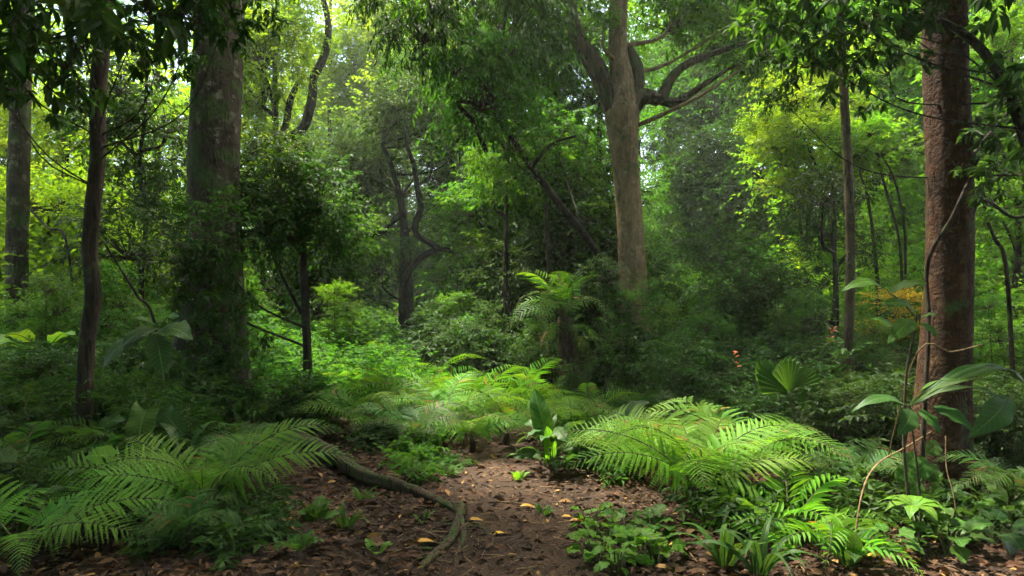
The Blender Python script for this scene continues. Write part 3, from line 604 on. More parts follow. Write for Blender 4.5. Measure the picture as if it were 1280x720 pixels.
for k, (p, lab) in enumerate([([(1098, 380, 6), (1092, 300, 5), (1084, 245, 4), (1075, 215, 3), (1078, 190, 2)], 'thin pale sapling bowing left, beside the slender pole on the right'),
               ([(1128, 390, 5), (1124, 300, 4), (1108, 240, 4), (1095, 190, 3), (1085, 165, 2)], 'thin pale sapling leaning left, midway between pole and red-brown trunk'),
               ([(1132, 340, 4), (1130, 280, 4), (1118, 225, 3), (1100, 190, 2)], 'thinnest dark sapling bending over just left of the red-brown trunk')]):
    p = [(p[0][0], HY + CAMZ * F / 13, p[0][2])] + p
    tree('sapling', lab, 13, p, 'bark_mid', [(p[-1][0], p[-1][1], 13, 'flat', 0.28, 'fresh')], group='bent saplings beside the red-brown trunk', flare=0.1, seed=60 + k, limb_r=0.008, sides=8)
back_tree('sunlit_tree', 'mid-green tree with level sprays at the right edge, beyond the red-brown trunk', 1262, 14, 10, -60, 'flat', 'fresh',
          [(1250, 60, .7), (1280, 130, .7), (1240, 170, .6), (1270, 20, .8), (1230, 100, .6), (1300, 230, .7), (1240, 250, .6), (1260, 330, .6), (1290, 390, .5), (1235, 400, .5)], 'bark_mid', 10, 50,
          limbs=[([(1215, 195, 5), (1235, 170, 5), (1260, 140, 4), (1290, 110, 3)], 8)])
back_tree('dense_tree', 'deep green tree standing behind the red-brown trunk', 1190, 24, 14, -20, 'far', 'mid',
          [(1170, 100, 1.1), (1200, 220, 1.1), (1230, 130, 1.0), (1220, 300, 1.0), (1140, 180, .9), (1180, 0, 1.1), (1270, 210, 1.0)], 'bark_dark', 0, 51)
back_tree('dense_tree', 'tall green tree behind and above the yellow-green one on the right', 985, 24, 14, -80, 'fine', 'mid',
          [(990, 40, 1.1), (960, 110, .8), (1040, 100, 1.0), (1010, 290, 1.0), (950, 330, .9), (1060, 300, .9), (1000, -40, 1.2), (1080, 20, 1.1), (930, -20, 1.0), (880, -10, 1.0)], 'bark_dark', 0, 52)
back_tree('dense_tree', 'deep green tree beyond the left edge trunk, low dark boughs', 30, 20, 14, -40, 'fine', 'mid',
          [(-20, 150, 1.0), (-30, 270, 1.1), (20, 340, .9), (-60, 60, 1.0), (0, 400, .9)], 'bark_dark', 0, 53)
back_tree('dense_tree', 'green tree showing low down between massive left trunk and bushy small tree', 330, 18, 9, 200, 'fine', 'fresh',
          [(320, 340, .55), (350, 400, .55), (320, 420, .5), (400, 380, .55), (360, 340, .5), (410, 330, .5)], 'bark_mid', 0, 54)

# the far wood: one mass beyond the last trees one can tell apart, closing round the whole clearing
def wood_mass(name, label, seed, n, az, rr, zz, cr, ll, leaf, gaps=(), stems=0, zpow=1.0, nt=9, nl=8):
    g = rs(seed); mb = MB()
    a = g.uniform(az[0], az[1], n); r = g.uniform(rr[0], rr[1], n); z = zz[0] + (zz[1] - zz[0]) * g.uniform(0, 1, n) ** zpow
    x, y = r * np.sin(a), r * np.cos(a); px, py = 640 + x / np.maximum(y, .1) * F, HY - (z - CAMZ) / np.maximum(y, .1) * F
    gap = np.zeros(n, bool)
    for gx_, gy_, gr in gaps: gap |= (np.hypot(px - gx_, py - gy_) < gr) & (y > 0)
    k = ~gap; x, y, z = x[k], y[k], z[k]; n = len(x)
    cen = np.stack([x, y, gh(x, y) + z], 1)
    foliage(mb, g, cen, nrm(g.normal(size=(n, 3)) + 0.4 * UP), cr, nt, nl, ll, ll * 0.52, 0.2, LO, 0.6, None, 0, 0)
    mats = [leaf]
    if stems:
        ta = g.uniform(az[0], az[1], stems); tr = g.uniform(rr[0], rr[1], stems); A = np.stack([tr * np.sin(ta), tr * np.cos(ta), np.zeros(stems)], 1); A[:, 2] = gh(A[:, 0], A[:, 1]) - 0.2
        sticks(mb, A, A + np.array([0, 0, min(zz[1], 15.0)]) + g.normal(size=(stems, 3)) * 0.6, rr[1] * .005, rr[1] * .002, 1); mats.append('bark_dark')
    return setting(link(name, mb.mesh(name, mats)), 'stuff', label)
GAPS = [(415, 8, 60), (970, 45, 32), (822, 205, 20), (445, 55, 30), (862, 232, 14)]
wood_mass('distant_wood', 'hazy far wood closing the view behind the trees', 77, 2900, (-.95, .95), (36, 54), (0, 31), 2.0, .36, 'mid', GAPS, 26, 1.1)
wood_mass('surrounding_wood', 'forest closing in behind and beside the viewpoint', 78, 900, (0.95, 2 * math.pi - 0.95), (9, 20), (0, 17), 1.7, .42, 'mid', (), 40, 0.9)
wood_mass('added_shade_canopy', 'added leafy canopy, out of view, shading the foreground from above and behind the viewpoint', 79, 330, (math.pi / 2, 1.5 * math.pi), (0, 13), (9.5, 14), 1.5, .34, 'mid', (), 0, 1)  # unseen canopy added to darken the foreground
THICK = [  # label, px range, Y range, z range, leaf, n
 ('yellow-green sunlit thicket in the left distance', (-120, 330), (17, 27), (.3, 9), 'lime', 330),
 ('sunlit lime foliage high in the left-centre distance', (250, 560), (26, 36), (4, 15), 'lime', 260),
 ('misty grey-green thicket behind the crooked tree', (330, 720), (25, 36), (.3, 9), 'grey', 420),
 ('green thicket in the middle distance behind the dark leaning stem', (560, 800), (18, 26), (.3, 8), 'mid', 240),
 ('misty green thicket in the distance right of the forked tree', (780, 1010), (24, 36), (.3, 13), 'mid', 380),
 ('sunlit green thicket in the right distance', (960, 1400), (19, 30), (.3, 11), 'fresh', 420)]
for k, (lab, pxr, Yr, zr, lf, n) in enumerate(THICK):
    a0, a1 = math.atan((pxr[0] - 640) / F), math.atan((pxr[1] - 640) / F)
    wood_mass('thicket', lab, 90 + k, n, (a0, a1), Yr, zr, 1.15, .17, lf, GAPS, 5, 1.3, 10, 10)

# ------------------------------------------------------------------ undergrowth that reads as one mass
def ground_cover(name, label, seed, n, region, cr, ll, lw, mats, zr=(0.1, 0.6), nt=7, nl=9, tmpl=LO, flat=0.45, droop=0.2):
    g = rs(seed); x = []; y = []
    while len(x) < n:
        px = g.uniform(region[0], region[1]); Y = region[2] + (region[3] - region[2]) * g.uniform() ** 0.8; xx = (px - 640) / F * Y
        if abs(xx - path_x(Y)) < path_w(Y) + 0.35 and Y < 9.0: continue
        x.append(xx); y.append(Y)
    x, y = np.array(x), np.array(y); mb = MB()
    cen = np.stack([x, y, gh(x, y) + g.uniform(*zr, n)], 1)
    foliage(mb, g, cen, nrm(g.normal(size=(n, 3)) * np.array([1, 1, .3]) + 0.5 * UP), cr, nt, nl, ll, lw, droop, tmpl, flat, 0.003, 0, 1)
    sticks(mb, np.stack([x, y, gh(x, y) - 0.03], 1), cen, 0.006, 0.004, 1)
    setting(link(name, mb.mesh(name, [mats, 'stalk'])), 'stuff', label)
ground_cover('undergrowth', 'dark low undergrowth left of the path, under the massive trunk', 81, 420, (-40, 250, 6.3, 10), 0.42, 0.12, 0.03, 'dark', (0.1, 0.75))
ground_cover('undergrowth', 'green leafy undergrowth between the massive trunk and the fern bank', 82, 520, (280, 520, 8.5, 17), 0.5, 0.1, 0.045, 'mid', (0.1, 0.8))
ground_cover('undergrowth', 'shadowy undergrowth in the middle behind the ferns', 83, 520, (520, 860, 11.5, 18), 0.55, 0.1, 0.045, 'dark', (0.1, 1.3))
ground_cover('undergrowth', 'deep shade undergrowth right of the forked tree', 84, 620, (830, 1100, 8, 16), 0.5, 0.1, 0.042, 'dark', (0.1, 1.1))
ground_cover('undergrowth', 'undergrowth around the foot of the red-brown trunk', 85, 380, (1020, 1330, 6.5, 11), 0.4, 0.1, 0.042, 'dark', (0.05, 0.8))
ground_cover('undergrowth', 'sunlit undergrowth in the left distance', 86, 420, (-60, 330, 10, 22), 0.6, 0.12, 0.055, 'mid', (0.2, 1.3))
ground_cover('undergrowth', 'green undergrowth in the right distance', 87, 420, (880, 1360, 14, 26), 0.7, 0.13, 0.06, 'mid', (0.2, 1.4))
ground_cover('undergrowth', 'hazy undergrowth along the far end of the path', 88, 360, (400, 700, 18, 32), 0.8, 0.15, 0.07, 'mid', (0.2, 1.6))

# ------------------------------------------------------------------ shrubs one can tell apart
def shrub(label, px, py, Y, wpx, kind, mat, n=4, seed=1, name='leafy_shrub', cat='shrub', group=None, fl=0.8):
    g = rs(seed + 300); base = gp(px, Y); root = thing(name, label, cat, base, group)
    r = wpx * 0.5 / F * Y; top = at(px, py, Y); mb = MB(); R0 = {'fine': 1.6, 'broad': 1.5, 'flat': 1.7, 'hang': 1.3, 'far': 2.3, 'big': .75}[kind]
    spots = []
    for k in range(n):
        f = (k + 0.5) / n
        c = np.array([top[0] + g.uniform(-.5, .5) * r * 1.3 * (1 - 0.3 * f), Y + g.uniform(-.45, .45) * r, base[2] + (top[2] - base[2]) * (0.3 + 0.62 * f)])
        spots.append(c); tube(mb, [base - UP * .05, base * 0.45 + c * 0.55 + g.normal(size=3) * .05, c], [0.014 * r + .006, .008 * r + .005, .004], 6, 0, seed + k)
    link('stem', mb.mesh('stem', ['twig'], base, smooth=[0]), root)
    for c in spots: bough(root, c, kind, r * 0.72 / R0, mat, 'foliage', fl)
    return root
def creeper(label, spots, Y, kind, mat, foot, seed):
    base = gp(*foot); root = thing('climbing_creeper', label, 'climber', base); pts = [base - UP * .03] + [at(px, py, Y + .25) for px, py, sc in sorted(spots, key=lambda q: -q[1])]
    mb = MB(); tube(mb, pts, np.linspace(.02, .008, len(pts)), 6, 0, seed, step=.1); link('stem', mb.mesh('stem', ['bark_dark'], base, smooth=[0]), root)
    for px, py, sc in spots: bough(root, at(px, py, Y), kind, sc, mat, 'foliage')
creeper('dark creeper with whorled leaves on the lower half of the massive left trunk', [(250, 355, .42), (285, 380, .42), (245, 405, .5), (280, 432, .5), (240, 455, .55), (270, 485, .55), (300, 505, .5), (225, 500, .6), (262, 520, .6)], 8.25, 'big', 'dark', (262, 8.3), 401)
creeper('green leafy creeper hiding the tan forked tree from its waist down', [(812, 360, .3), (776, 372, .3), (820, 385, .36), (772, 402, .36), (826, 425, .45), (840, 450, .55), (768, 462, .5), (800, 470, .45), (786, 380, .3), (800, 415, .42), (782, 432, .45), (812, 448, .5)], 12.3, 'tuft', 'mid', (800, 12.3), 402)
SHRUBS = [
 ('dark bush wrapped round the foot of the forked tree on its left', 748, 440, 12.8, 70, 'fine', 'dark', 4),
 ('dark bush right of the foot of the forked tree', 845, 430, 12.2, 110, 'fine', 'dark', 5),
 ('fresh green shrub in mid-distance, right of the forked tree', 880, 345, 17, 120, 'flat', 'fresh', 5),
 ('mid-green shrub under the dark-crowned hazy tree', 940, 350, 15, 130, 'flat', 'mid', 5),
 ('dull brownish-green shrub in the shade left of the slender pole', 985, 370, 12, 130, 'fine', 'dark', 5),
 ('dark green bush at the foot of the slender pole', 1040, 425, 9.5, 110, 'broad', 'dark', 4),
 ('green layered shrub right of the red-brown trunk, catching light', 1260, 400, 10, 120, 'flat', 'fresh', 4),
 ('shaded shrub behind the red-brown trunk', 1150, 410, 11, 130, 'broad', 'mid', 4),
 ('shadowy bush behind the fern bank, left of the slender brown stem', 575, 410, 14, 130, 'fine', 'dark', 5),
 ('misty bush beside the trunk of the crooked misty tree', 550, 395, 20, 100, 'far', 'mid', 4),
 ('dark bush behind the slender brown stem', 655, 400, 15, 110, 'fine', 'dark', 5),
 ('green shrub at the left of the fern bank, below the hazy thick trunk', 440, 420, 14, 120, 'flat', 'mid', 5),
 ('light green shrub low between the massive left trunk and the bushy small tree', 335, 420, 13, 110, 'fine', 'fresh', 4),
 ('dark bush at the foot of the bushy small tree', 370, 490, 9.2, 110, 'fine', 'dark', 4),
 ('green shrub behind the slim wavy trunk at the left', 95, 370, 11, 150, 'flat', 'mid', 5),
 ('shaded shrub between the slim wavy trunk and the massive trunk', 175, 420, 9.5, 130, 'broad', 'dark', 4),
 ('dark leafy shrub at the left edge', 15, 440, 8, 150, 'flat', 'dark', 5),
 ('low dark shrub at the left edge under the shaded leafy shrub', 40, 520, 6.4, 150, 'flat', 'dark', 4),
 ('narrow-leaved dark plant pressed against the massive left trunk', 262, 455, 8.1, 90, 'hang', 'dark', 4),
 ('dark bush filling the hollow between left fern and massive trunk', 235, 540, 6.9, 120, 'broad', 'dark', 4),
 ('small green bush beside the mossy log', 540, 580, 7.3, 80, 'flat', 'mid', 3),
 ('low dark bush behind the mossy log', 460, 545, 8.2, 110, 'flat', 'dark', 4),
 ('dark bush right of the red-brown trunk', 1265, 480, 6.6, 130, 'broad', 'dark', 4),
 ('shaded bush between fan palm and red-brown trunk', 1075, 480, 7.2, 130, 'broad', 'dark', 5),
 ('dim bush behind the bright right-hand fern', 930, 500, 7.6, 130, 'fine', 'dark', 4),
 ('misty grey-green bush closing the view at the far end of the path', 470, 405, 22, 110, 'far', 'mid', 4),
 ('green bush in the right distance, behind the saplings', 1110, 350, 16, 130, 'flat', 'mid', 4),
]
for k, q in enumerate(SHRUBS): shrub(*q, seed=k)
SAPL = [
 ('leafy sapling between the massive left trunk and the bushy small tree', 318, 335, 11.0, 60, 'fine', 'mid', 4), ('tall thin leafy sapling right of the bushy small tree', 425, 345, 13.0, 60, 'flat', 'fresh', 4),
 ('leafy sapling at the right of the crooked misty tree', 560, 355, 15.0, 70, 'flat', 'fresh', 4), ('leafy sapling just left of the slender brown stem', 605, 370, 13.2, 60, 'fine', 'mid', 4),
 ('dark leafy sapling between the slender brown stem and the tree fern', 662, 375, 12.6, 55, 'broad', 'mid', 4), ('leafy sapling between the slim wavy trunk and the massive left trunk', 165, 320, 10.5, 70, 'fine', 'mid', 4),
 ('leafy sapling left of the slim wavy trunk', 62, 330, 10.0, 70, 'fine', 'mid', 4), ('leafy sapling right of the forked tree, left of the orange flower', 870, 385, 11.0, 70, 'fine', 'mid', 4),
 ('tall leafy sapling behind the fan palm', 985, 345, 10.2, 70, 'broad', 'mid', 4), ('leafy sapling between the slender pole and the red-brown trunk', 1105, 385, 9.0, 60, 'broad', 'mid', 4),
 ('leafy sapling with layered sprays right of the red-brown trunk', 1245, 350, 9.0, 70, 'flat', 'mid', 4), ('dark shrub hiding the foot of the tree fern', 715, 455, 10.9, 60, 'broad', 'dark', 3)]
for k, q in enumerate(SAPL): shrub(*q, seed=140 + k, name='leafy_sapling' if 'sapling' in q[0] else 'leafy_shrub', cat='sapling' if 'sapling' in q[0] else 'shrub')
shrub('small shrub with yellow leaves beside the slender pole on the right', 1108, 345, 11.5, 100, 'flat', 'yellow', 3, 77, 'yellow_shrub', fl=0.6)

# ------------------------------------------------------------------ ferns
def frond_curve(L, th0, kap, n):
    t = np.linspace(0, 1, n); th = th0 - kap * t ** 1.3; d = np.stack([np.zeros(n), np.cos(th), np.sin(th)], 1)
    P = np.concatenate([[np.zeros(3)], np.cumsum((d[1:] + d[:-1]) / 2 * L / (n - 1), 0)])
    return P, d
def make_frond(key, seed, L, th0, kap, W_, npin, pinnules, base=0.14, lw=0.3, sag=0.25, bend=0.0, fwd=0.35):
    g = rs(seed); mb = MB(); n = 60; P, d = frond_curve(L, th0, kap, n)
    P[:, 0] += bend * L * np.linspace(0, 1, n) ** 2
    T = nrm(np.gradient(P, axis=0)); X = nrm(np.cross(T, np.array([0, 0, 1.0]) + 1e-6 + T * 0)); Nn = np.cross(X, T)
    P2, R2 = P[::4], np.linspace(0.0065, 0.0015, n)[::4]
    tube(mb, P2, R2, 5, 1, seed, 0, step=0.06)
    ts = base + (0.99 - base) * (np.arange(npin) + 0.5) / npin
    shape = np.minimum(1, (ts - base) / 0.12 + 0.55) * np.clip(1 - ((ts - base) / (1 - base)) ** 1.7, 0.03, 1)
    pP, pD, pN, pS = [], [], [], []
    for sgn in (-1, 1):
        for t, w in zip(ts, shape):
            t = min(t + g.normal() * 0.004, 0.995); f = t * (n - 1); i = int(f); a = f - i
            p = P[i] * (1 - a) + P[min(i + 1, n - 1)] * a
            D = nrm(T[i] * (fwd + 0.5 * t) + X[i] * sgn + g.normal(size=3) * 0.05 + Nn[i] * 0.12); ln = W_ * L * w * g.uniform(0.92, 1.06)
            if g.uniform() < 0.03: continue
            pP.append(p); pD.append(D); pN.append(nrm(Nn[i] + g.normal(size=3) * 0.12)); pS.append(ln)
    pP, pD, pN, pS = map(np.array, (pP, pD, pN, pS))
    tint = np.clip(0.45 + 0.16 * g.normal(size=len(pP)), 0, .9); tint[g.uniform(size=len(pP)) < .012] = .985
    if pinnules == 0:
        q = 3; put_leaves(mb, MID, pP, pD, pN, pS, pS * lw, 0, tint)
    else:
        k = pinnules; u = (np.arange(k) + 0.5) / k
        ax = pP[:, None] + pD[:, None] * (pS[:, None, None] * u[None, :, None]) - UP * (sag * pS[:, None, None] * (u ** 2)[None, :, None])
        tn = nrm(pD[:, None] - UP * (2 * sag * u)[None, :, None]); sd = np.cross(tn, pN[:, None])
        gap = pS / k
        LP, LD, LS = [], [], []
        for sgn in (-1, 1):
            LP.append(ax.reshape(-1, 3)); LD.append((sd * sgn + tn * 0.55 + g.normal(size=sd.shape) * 0.07).reshape(-1, 3))
            LS.append((np.clip(0.085 * pS[:, None] * (1.05 - u[None]) ** 0.6, 0.004, 0.07) * np.ones((1, k))).reshape(-1))
        Q = np.concatenate(LP); D = np.concatenate(LD); S = np.concatenate(LS); Nq = np.tile(np.repeat(pN, k, 0), (2, 1))
        wq = np.tile(np.repeat(gap, k), 2) * 1.05
        put_leaves(mb, PINN, Q, D, Nq, S, wq, 0, np.tile(np.repeat(tint, k), 2))
        e = pP + pD * pS[:, None] - UP * (sag * pS)[:, None]; m_ = pP + pD * pS[:, None] * 0.5 - UP * (sag * pS * .25)[:, None]
        sticks(mb, pP, m_, 0.0022, 0.0016, 1); sticks(mb, m_, e, 0.0016, 0.0007, 1)
    FROND[key] = mb.mesh('frond_' + key, ['fern', 'stalk'])
FROND = {}
for s_, (th, kp, bd) in enumerate([(0.95, 1.75, 0.06), (1.15, 2.1, -0.08), (0.75, 1.5, -0.05), (1.3, 2.45, 0.1)]):
    make_frond('lace%d' % s_, 200 + s_, 1.0, th, kp, 0.27, 27, 15, bend=bd)
    make_frond('far%d' % s_, 210 + s_, 1.0, th, kp, 0.25, 24, 0, base=.12, lw=.115, bend=bd)
    make_frond('sword%d' % s_, 220 + s_, 1.0, th, kp, 0.24, 15, 0, base=0.22, lw=0.2, bend=bd, fwd=0.55)
    make_frond('droop%d' % s_, 240 + s_, 1.0, 0.75 + .15 * s_, 2.9 + .25 * s_, 0.2, 20, 9, bend=bd)
    make_frond('palm%d' % s_, 230 + s_, 1.0, th, kp * 1.15, 0.3, 26, 0, base=0.2, lw=0.09, bend=bd, fwd=0.7)

def fern(label, base, L, n, kind='lace', mat='fern', seed=1, az=None, tilt=0.0, name='fern', cat='fern', group=None, lvar=0.2):
    """fern: a crown of fronds, each a part. az: list of (azimuth degrees from +X, length factor, variant) for placed fronds."""
    g = rs(seed + 500); root = thing(name, label, cat, base, group)
    fr = az if az else [(360 * (k + g.uniform(-.3, .3)) / n, g.uniform(1 - lvar, 1 + lvar), int(g.integers(4))) for k in range(n)]
    for a, f, v in fr:
        sc = L * f
        link('frond', FROND[kind + str(v)], root, (0, 0, 0), (g.normal() * 0.1 + tilt, g.normal() * 0.12 + 0.42 * math.cos(math.radians(a)), math.radians(a - 90)), (sc * g.uniform(.78, 1.15), sc, sc * g.uniform(.85, 1.15)), [mat, None])
    if g.uniform() < 0.55 and L > .7:      # a withered frond hanging at the foot
        link('frond', FROND[kind + str(int(g.integers(4)))], root, (0, 0, 0), (-0.75, g.normal() * .2, g.uniform(3.4, 6.0)), (L * .7, L * .7, L * .7), ['withered', None])['label'] = 'withered brown frond'
    mb = MB(); tube(mb, [[0, 0, min(-0.08, gh(base[0], base[1]) - base[2] - .03)], [0.01, 0, 0.0], [0, 0.01, 0.04]], [0.045 * L, 0.04 * L, 0.02 * L], 8, 0, seed)
    link('rootstock', mb.mesh('rootstock', ['shag'], smooth=[0]), root)
    return root
# the two large ones in front
fern('large lacy fern spreading over the leaf litter, left foreground', gp(258, 5.1, .18), 1.32, 9, 'lace', 'fern', 1,
     tilt=.2, az=[(75, .82, 1), (38, 1.0, 0), (12, .98, 2), (-22, .80, 0), (-62, .62, 1), (-140, .75, 0), (172, 1.0, 2), (150, .9, 0), (205, .8, 2), (110, .7, 3)])
fern('lacy fern with flat dark fronds at the bottom left corner', gp(25, 4.3, .16), 1.15, 7, 'lace', 'fern', 2,
     az=[(20, 1.0, 2), (55, .8, 0), (-10, .9, 2), (100, .8, 2), (150, .9, 0), (200, .8, 2), (-50, .7, 0)])
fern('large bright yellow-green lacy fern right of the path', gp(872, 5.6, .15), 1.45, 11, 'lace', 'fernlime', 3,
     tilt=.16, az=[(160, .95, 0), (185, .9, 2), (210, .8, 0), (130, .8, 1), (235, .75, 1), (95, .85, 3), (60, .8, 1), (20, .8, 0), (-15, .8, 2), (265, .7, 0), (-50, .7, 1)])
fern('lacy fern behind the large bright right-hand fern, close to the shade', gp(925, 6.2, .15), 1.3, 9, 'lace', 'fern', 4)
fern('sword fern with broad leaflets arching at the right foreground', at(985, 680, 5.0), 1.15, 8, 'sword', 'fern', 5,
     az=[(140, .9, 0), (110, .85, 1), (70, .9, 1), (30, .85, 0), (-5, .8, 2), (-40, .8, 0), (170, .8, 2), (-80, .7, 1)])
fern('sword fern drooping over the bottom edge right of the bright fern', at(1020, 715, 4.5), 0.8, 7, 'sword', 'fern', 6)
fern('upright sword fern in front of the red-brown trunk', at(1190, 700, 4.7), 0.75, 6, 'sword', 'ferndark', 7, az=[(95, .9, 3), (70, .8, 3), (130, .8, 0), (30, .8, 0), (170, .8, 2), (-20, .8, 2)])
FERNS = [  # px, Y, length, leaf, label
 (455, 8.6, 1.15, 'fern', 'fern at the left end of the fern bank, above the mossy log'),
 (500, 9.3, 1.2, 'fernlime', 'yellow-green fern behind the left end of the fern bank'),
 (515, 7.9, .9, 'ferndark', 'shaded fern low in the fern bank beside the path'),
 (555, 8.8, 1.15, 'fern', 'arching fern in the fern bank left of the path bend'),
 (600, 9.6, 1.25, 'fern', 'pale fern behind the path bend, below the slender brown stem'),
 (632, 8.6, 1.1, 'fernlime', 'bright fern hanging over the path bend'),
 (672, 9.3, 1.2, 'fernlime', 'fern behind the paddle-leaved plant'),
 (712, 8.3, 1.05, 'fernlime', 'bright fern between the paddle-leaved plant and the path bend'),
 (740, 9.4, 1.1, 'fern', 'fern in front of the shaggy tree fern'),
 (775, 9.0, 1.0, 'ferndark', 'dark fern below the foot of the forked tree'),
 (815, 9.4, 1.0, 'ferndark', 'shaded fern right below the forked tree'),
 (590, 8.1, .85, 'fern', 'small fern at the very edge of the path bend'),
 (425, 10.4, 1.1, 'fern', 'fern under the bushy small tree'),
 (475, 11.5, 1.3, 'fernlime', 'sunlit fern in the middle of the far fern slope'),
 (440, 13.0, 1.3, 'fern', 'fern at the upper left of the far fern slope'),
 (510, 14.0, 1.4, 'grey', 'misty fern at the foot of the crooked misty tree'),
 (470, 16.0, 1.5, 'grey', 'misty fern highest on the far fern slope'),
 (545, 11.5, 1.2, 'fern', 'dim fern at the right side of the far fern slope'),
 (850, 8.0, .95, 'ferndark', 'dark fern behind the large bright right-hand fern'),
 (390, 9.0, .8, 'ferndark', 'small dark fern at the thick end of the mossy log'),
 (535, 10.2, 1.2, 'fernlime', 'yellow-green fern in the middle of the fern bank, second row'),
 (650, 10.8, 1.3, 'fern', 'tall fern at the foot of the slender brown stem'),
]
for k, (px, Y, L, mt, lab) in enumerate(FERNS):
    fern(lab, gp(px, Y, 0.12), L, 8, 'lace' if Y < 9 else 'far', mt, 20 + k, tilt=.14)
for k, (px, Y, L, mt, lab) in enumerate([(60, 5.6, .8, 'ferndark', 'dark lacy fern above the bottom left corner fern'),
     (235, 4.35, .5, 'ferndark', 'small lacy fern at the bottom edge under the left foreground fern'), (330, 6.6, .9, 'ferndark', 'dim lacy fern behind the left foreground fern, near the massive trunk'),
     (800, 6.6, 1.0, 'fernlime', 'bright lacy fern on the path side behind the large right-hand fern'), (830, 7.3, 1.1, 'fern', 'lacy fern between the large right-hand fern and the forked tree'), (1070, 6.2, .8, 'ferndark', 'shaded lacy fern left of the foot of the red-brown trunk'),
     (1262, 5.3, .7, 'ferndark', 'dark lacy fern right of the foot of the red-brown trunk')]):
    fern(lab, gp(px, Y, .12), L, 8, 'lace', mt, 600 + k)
ground_cover('undergrowth', 'dark low leaves in the bottom left corner', 89, 90, (-60, 190, 4.6, 6.3), 0.3, 0.11, 0.03, 'dark', (0.05, 0.3))
ground_cover('undergrowth', 'sparse small plants on the leaf litter left of the path', 71, 75, (170, 345, 4.1, 6.2), 0.2, 0.085, 0.036, 'dark', (0.02, 0.13))
ground_cover('undergrowth', 'low leaves under the right foreground ferns', 80, 90, (860, 1340, 4.6, 6.2), 0.26, 0.1, 0.042, 'dark', (0.02, 0.16))
ground_cover('undergrowth', 'small green plants along both margins of the path', 70, 120, (500, 800, 6.4, 8.6), 0.22, 0.085, 0.036, 'mid', (0.03, 0.22))
fern('lacy tree-foot fern in the dark left undergrowth', gp(150, 6.2, 0.2), 0.8, 8, 'far', 'ferndark', 61)
fern('dim fern at the left edge of the picture', gp(20, 5.6, 0.15), 0.9, 8, 'far', 'ferndark', 62)
fern('dark palm-like plant with narrow leaflets in the left undergrowth', gp(165, 7.4, 0.25), 1.15, 8, 'palm', 'dark', 63, name='palm_plant', cat='palm')
fern('dark palm-like plant at the left edge, narrow leaflets', gp(30, 7.2, 0.3), 1.2, 8, 'palm', 'dark', 64, name='palm_plant', cat='palm')
# shaggy tree fern before the leaning stem
base = gp(712, 11.4)
tf = thing('tree_fern', 'tree fern with shaggy dark trunk and drooping pale fronds, left of the forked tree', 'tree fern', base)
mb = MB(); tube(mb, [base - UP * .1, at(712, 455, 11.4), at(706, 412, 11.4), at(704, 396, 11.4)], [.2, .14, .12, .08], 16, 0, 9, 0.16)
link('trunk', mb.mesh('trunk', ['shag'], base, smooth=[0]), tf); g = rs(66)
top = at(704, 398, 11.4)
for k, (a, f, v, rx, kd) in enumerate([(180, 1.0, 3, -.1, 'droop'), (205, 1.05, 0, .0, 'droop'), (230, 1.0, 1, .2, 'droop'), (160, .95, 2, .3, 'droop'), (190, .85, 2, .5, 'far'), (-110, 1.0, 0, .1, 'droop'), (95, .9, 3, .5, 'far'), (60, .85, 1, .4, 'far'),
        (20, .9, 3, .1, 'droop'), (-30, .9, 1, .2, 'droop'), (-80, .9, 3, .0, 'droop'), (250, .9, 3, .35, 'droop'), (130, 1, 1, .4, 'far'), (-60, .8, 0, .6, 'far'), (215, .9, 1, .65, 'far'), (0, .8, 0, .5, 'far')]):
    link('frond', FROND[kd + str(v)], tf, top - base, (rx + g.normal() * .08, g.normal() * .12 + .35 * math.cos(math.radians(a)), math.radians(a - 90)), 1.45 * f, ['ferndark' if k % 3 == 1 else 'fern', None])
for k in range(9):
    a = 360 * k / 9 + g.uniform(-12, 12); l = g.uniform(.8, 1.25)
    link('frond', FROND['droop' + str(k % 4)], tf, top - base - UP * g.uniform(.02, .3), (-1.0 + g.normal() * .15, g.normal() * .3, math.radians(a)), (l * .8, l, l), ['withered' if k % 3 == 0 else 'ferndark', None])['label'] = 'hanging dead frond' if k % 3 == 0 else 'hanging old green frond'

# ------------------------------------------------------------------ broad leaves, straps, fans
LEAF = {}
def make_leaf(key, W_, wf, arch=0.35, fold=0.12, lobe=0.0, wave=0.02, nu=9, nv=15, seed=0, pet=0.0, mat='broad'):
    """Blade of unit length along +Y, normal +Z; wf(v) gives the half width; pet: bare stalk before the blade."""
    g = rs(seed); u = np.linspace(-1, 1, nu); v = np.linspace(0, 1, nv); U, Vv = np.meshgrid(u, v)
    w = np.array([wf(t) for t in v]) * W_ * 0.5
    X = U * w[:, None]; Y = pet + (1 - pet) * (Vv - lobe * np.abs(U) ** 1.6 * (1 - Vv) ** 3)
    Z = arch * 0.5 * np.sin(np.clip(Y, -.2, 1) * math.pi * 0.9) + fold * np.abs(X) - 0.25 * arch * np.abs(X) ** 2 / max(W_, .05) + wave * np.sin(Vv * 17 + np.sign(U) * 1.3 + seed) * np.abs(U) ** 2 * (W_ / 0.3)
    mb = MB(); i = np.arange(nv - 1)[:, None] * nu + np.arange(nu - 1)[None]
    mb.add(np.stack([X, Y, Z], -1).reshape(-1, 3), [np.stack([i, i + 1, i + nu + 1, i + nu], -1).reshape(-1, 4)], 0, 0.5, np.stack([U.ravel(), Vv.ravel()], 1))
    P = [[0, t, arch * 0.5 * math.sin(t * math.pi * .9) - 0.006] for t in (0, .2, .45, .7, .92)]
    tube(mb, P, np.array([.012, .011, .008, .005, .002]) * (1 if W_ > .2 else .6), 5, 1, 0, 0, step=.1)
    LEAF[key] = mb.mesh('leaf_' + key, [mat, 'stalk'], smooth=[0, 1], veins=True)
ov = lambda v: max(0.02, math.sin(math.pi * min(1, v ** 0.78 + 0.001)) ** 0.95) if v < 1 else 0.02
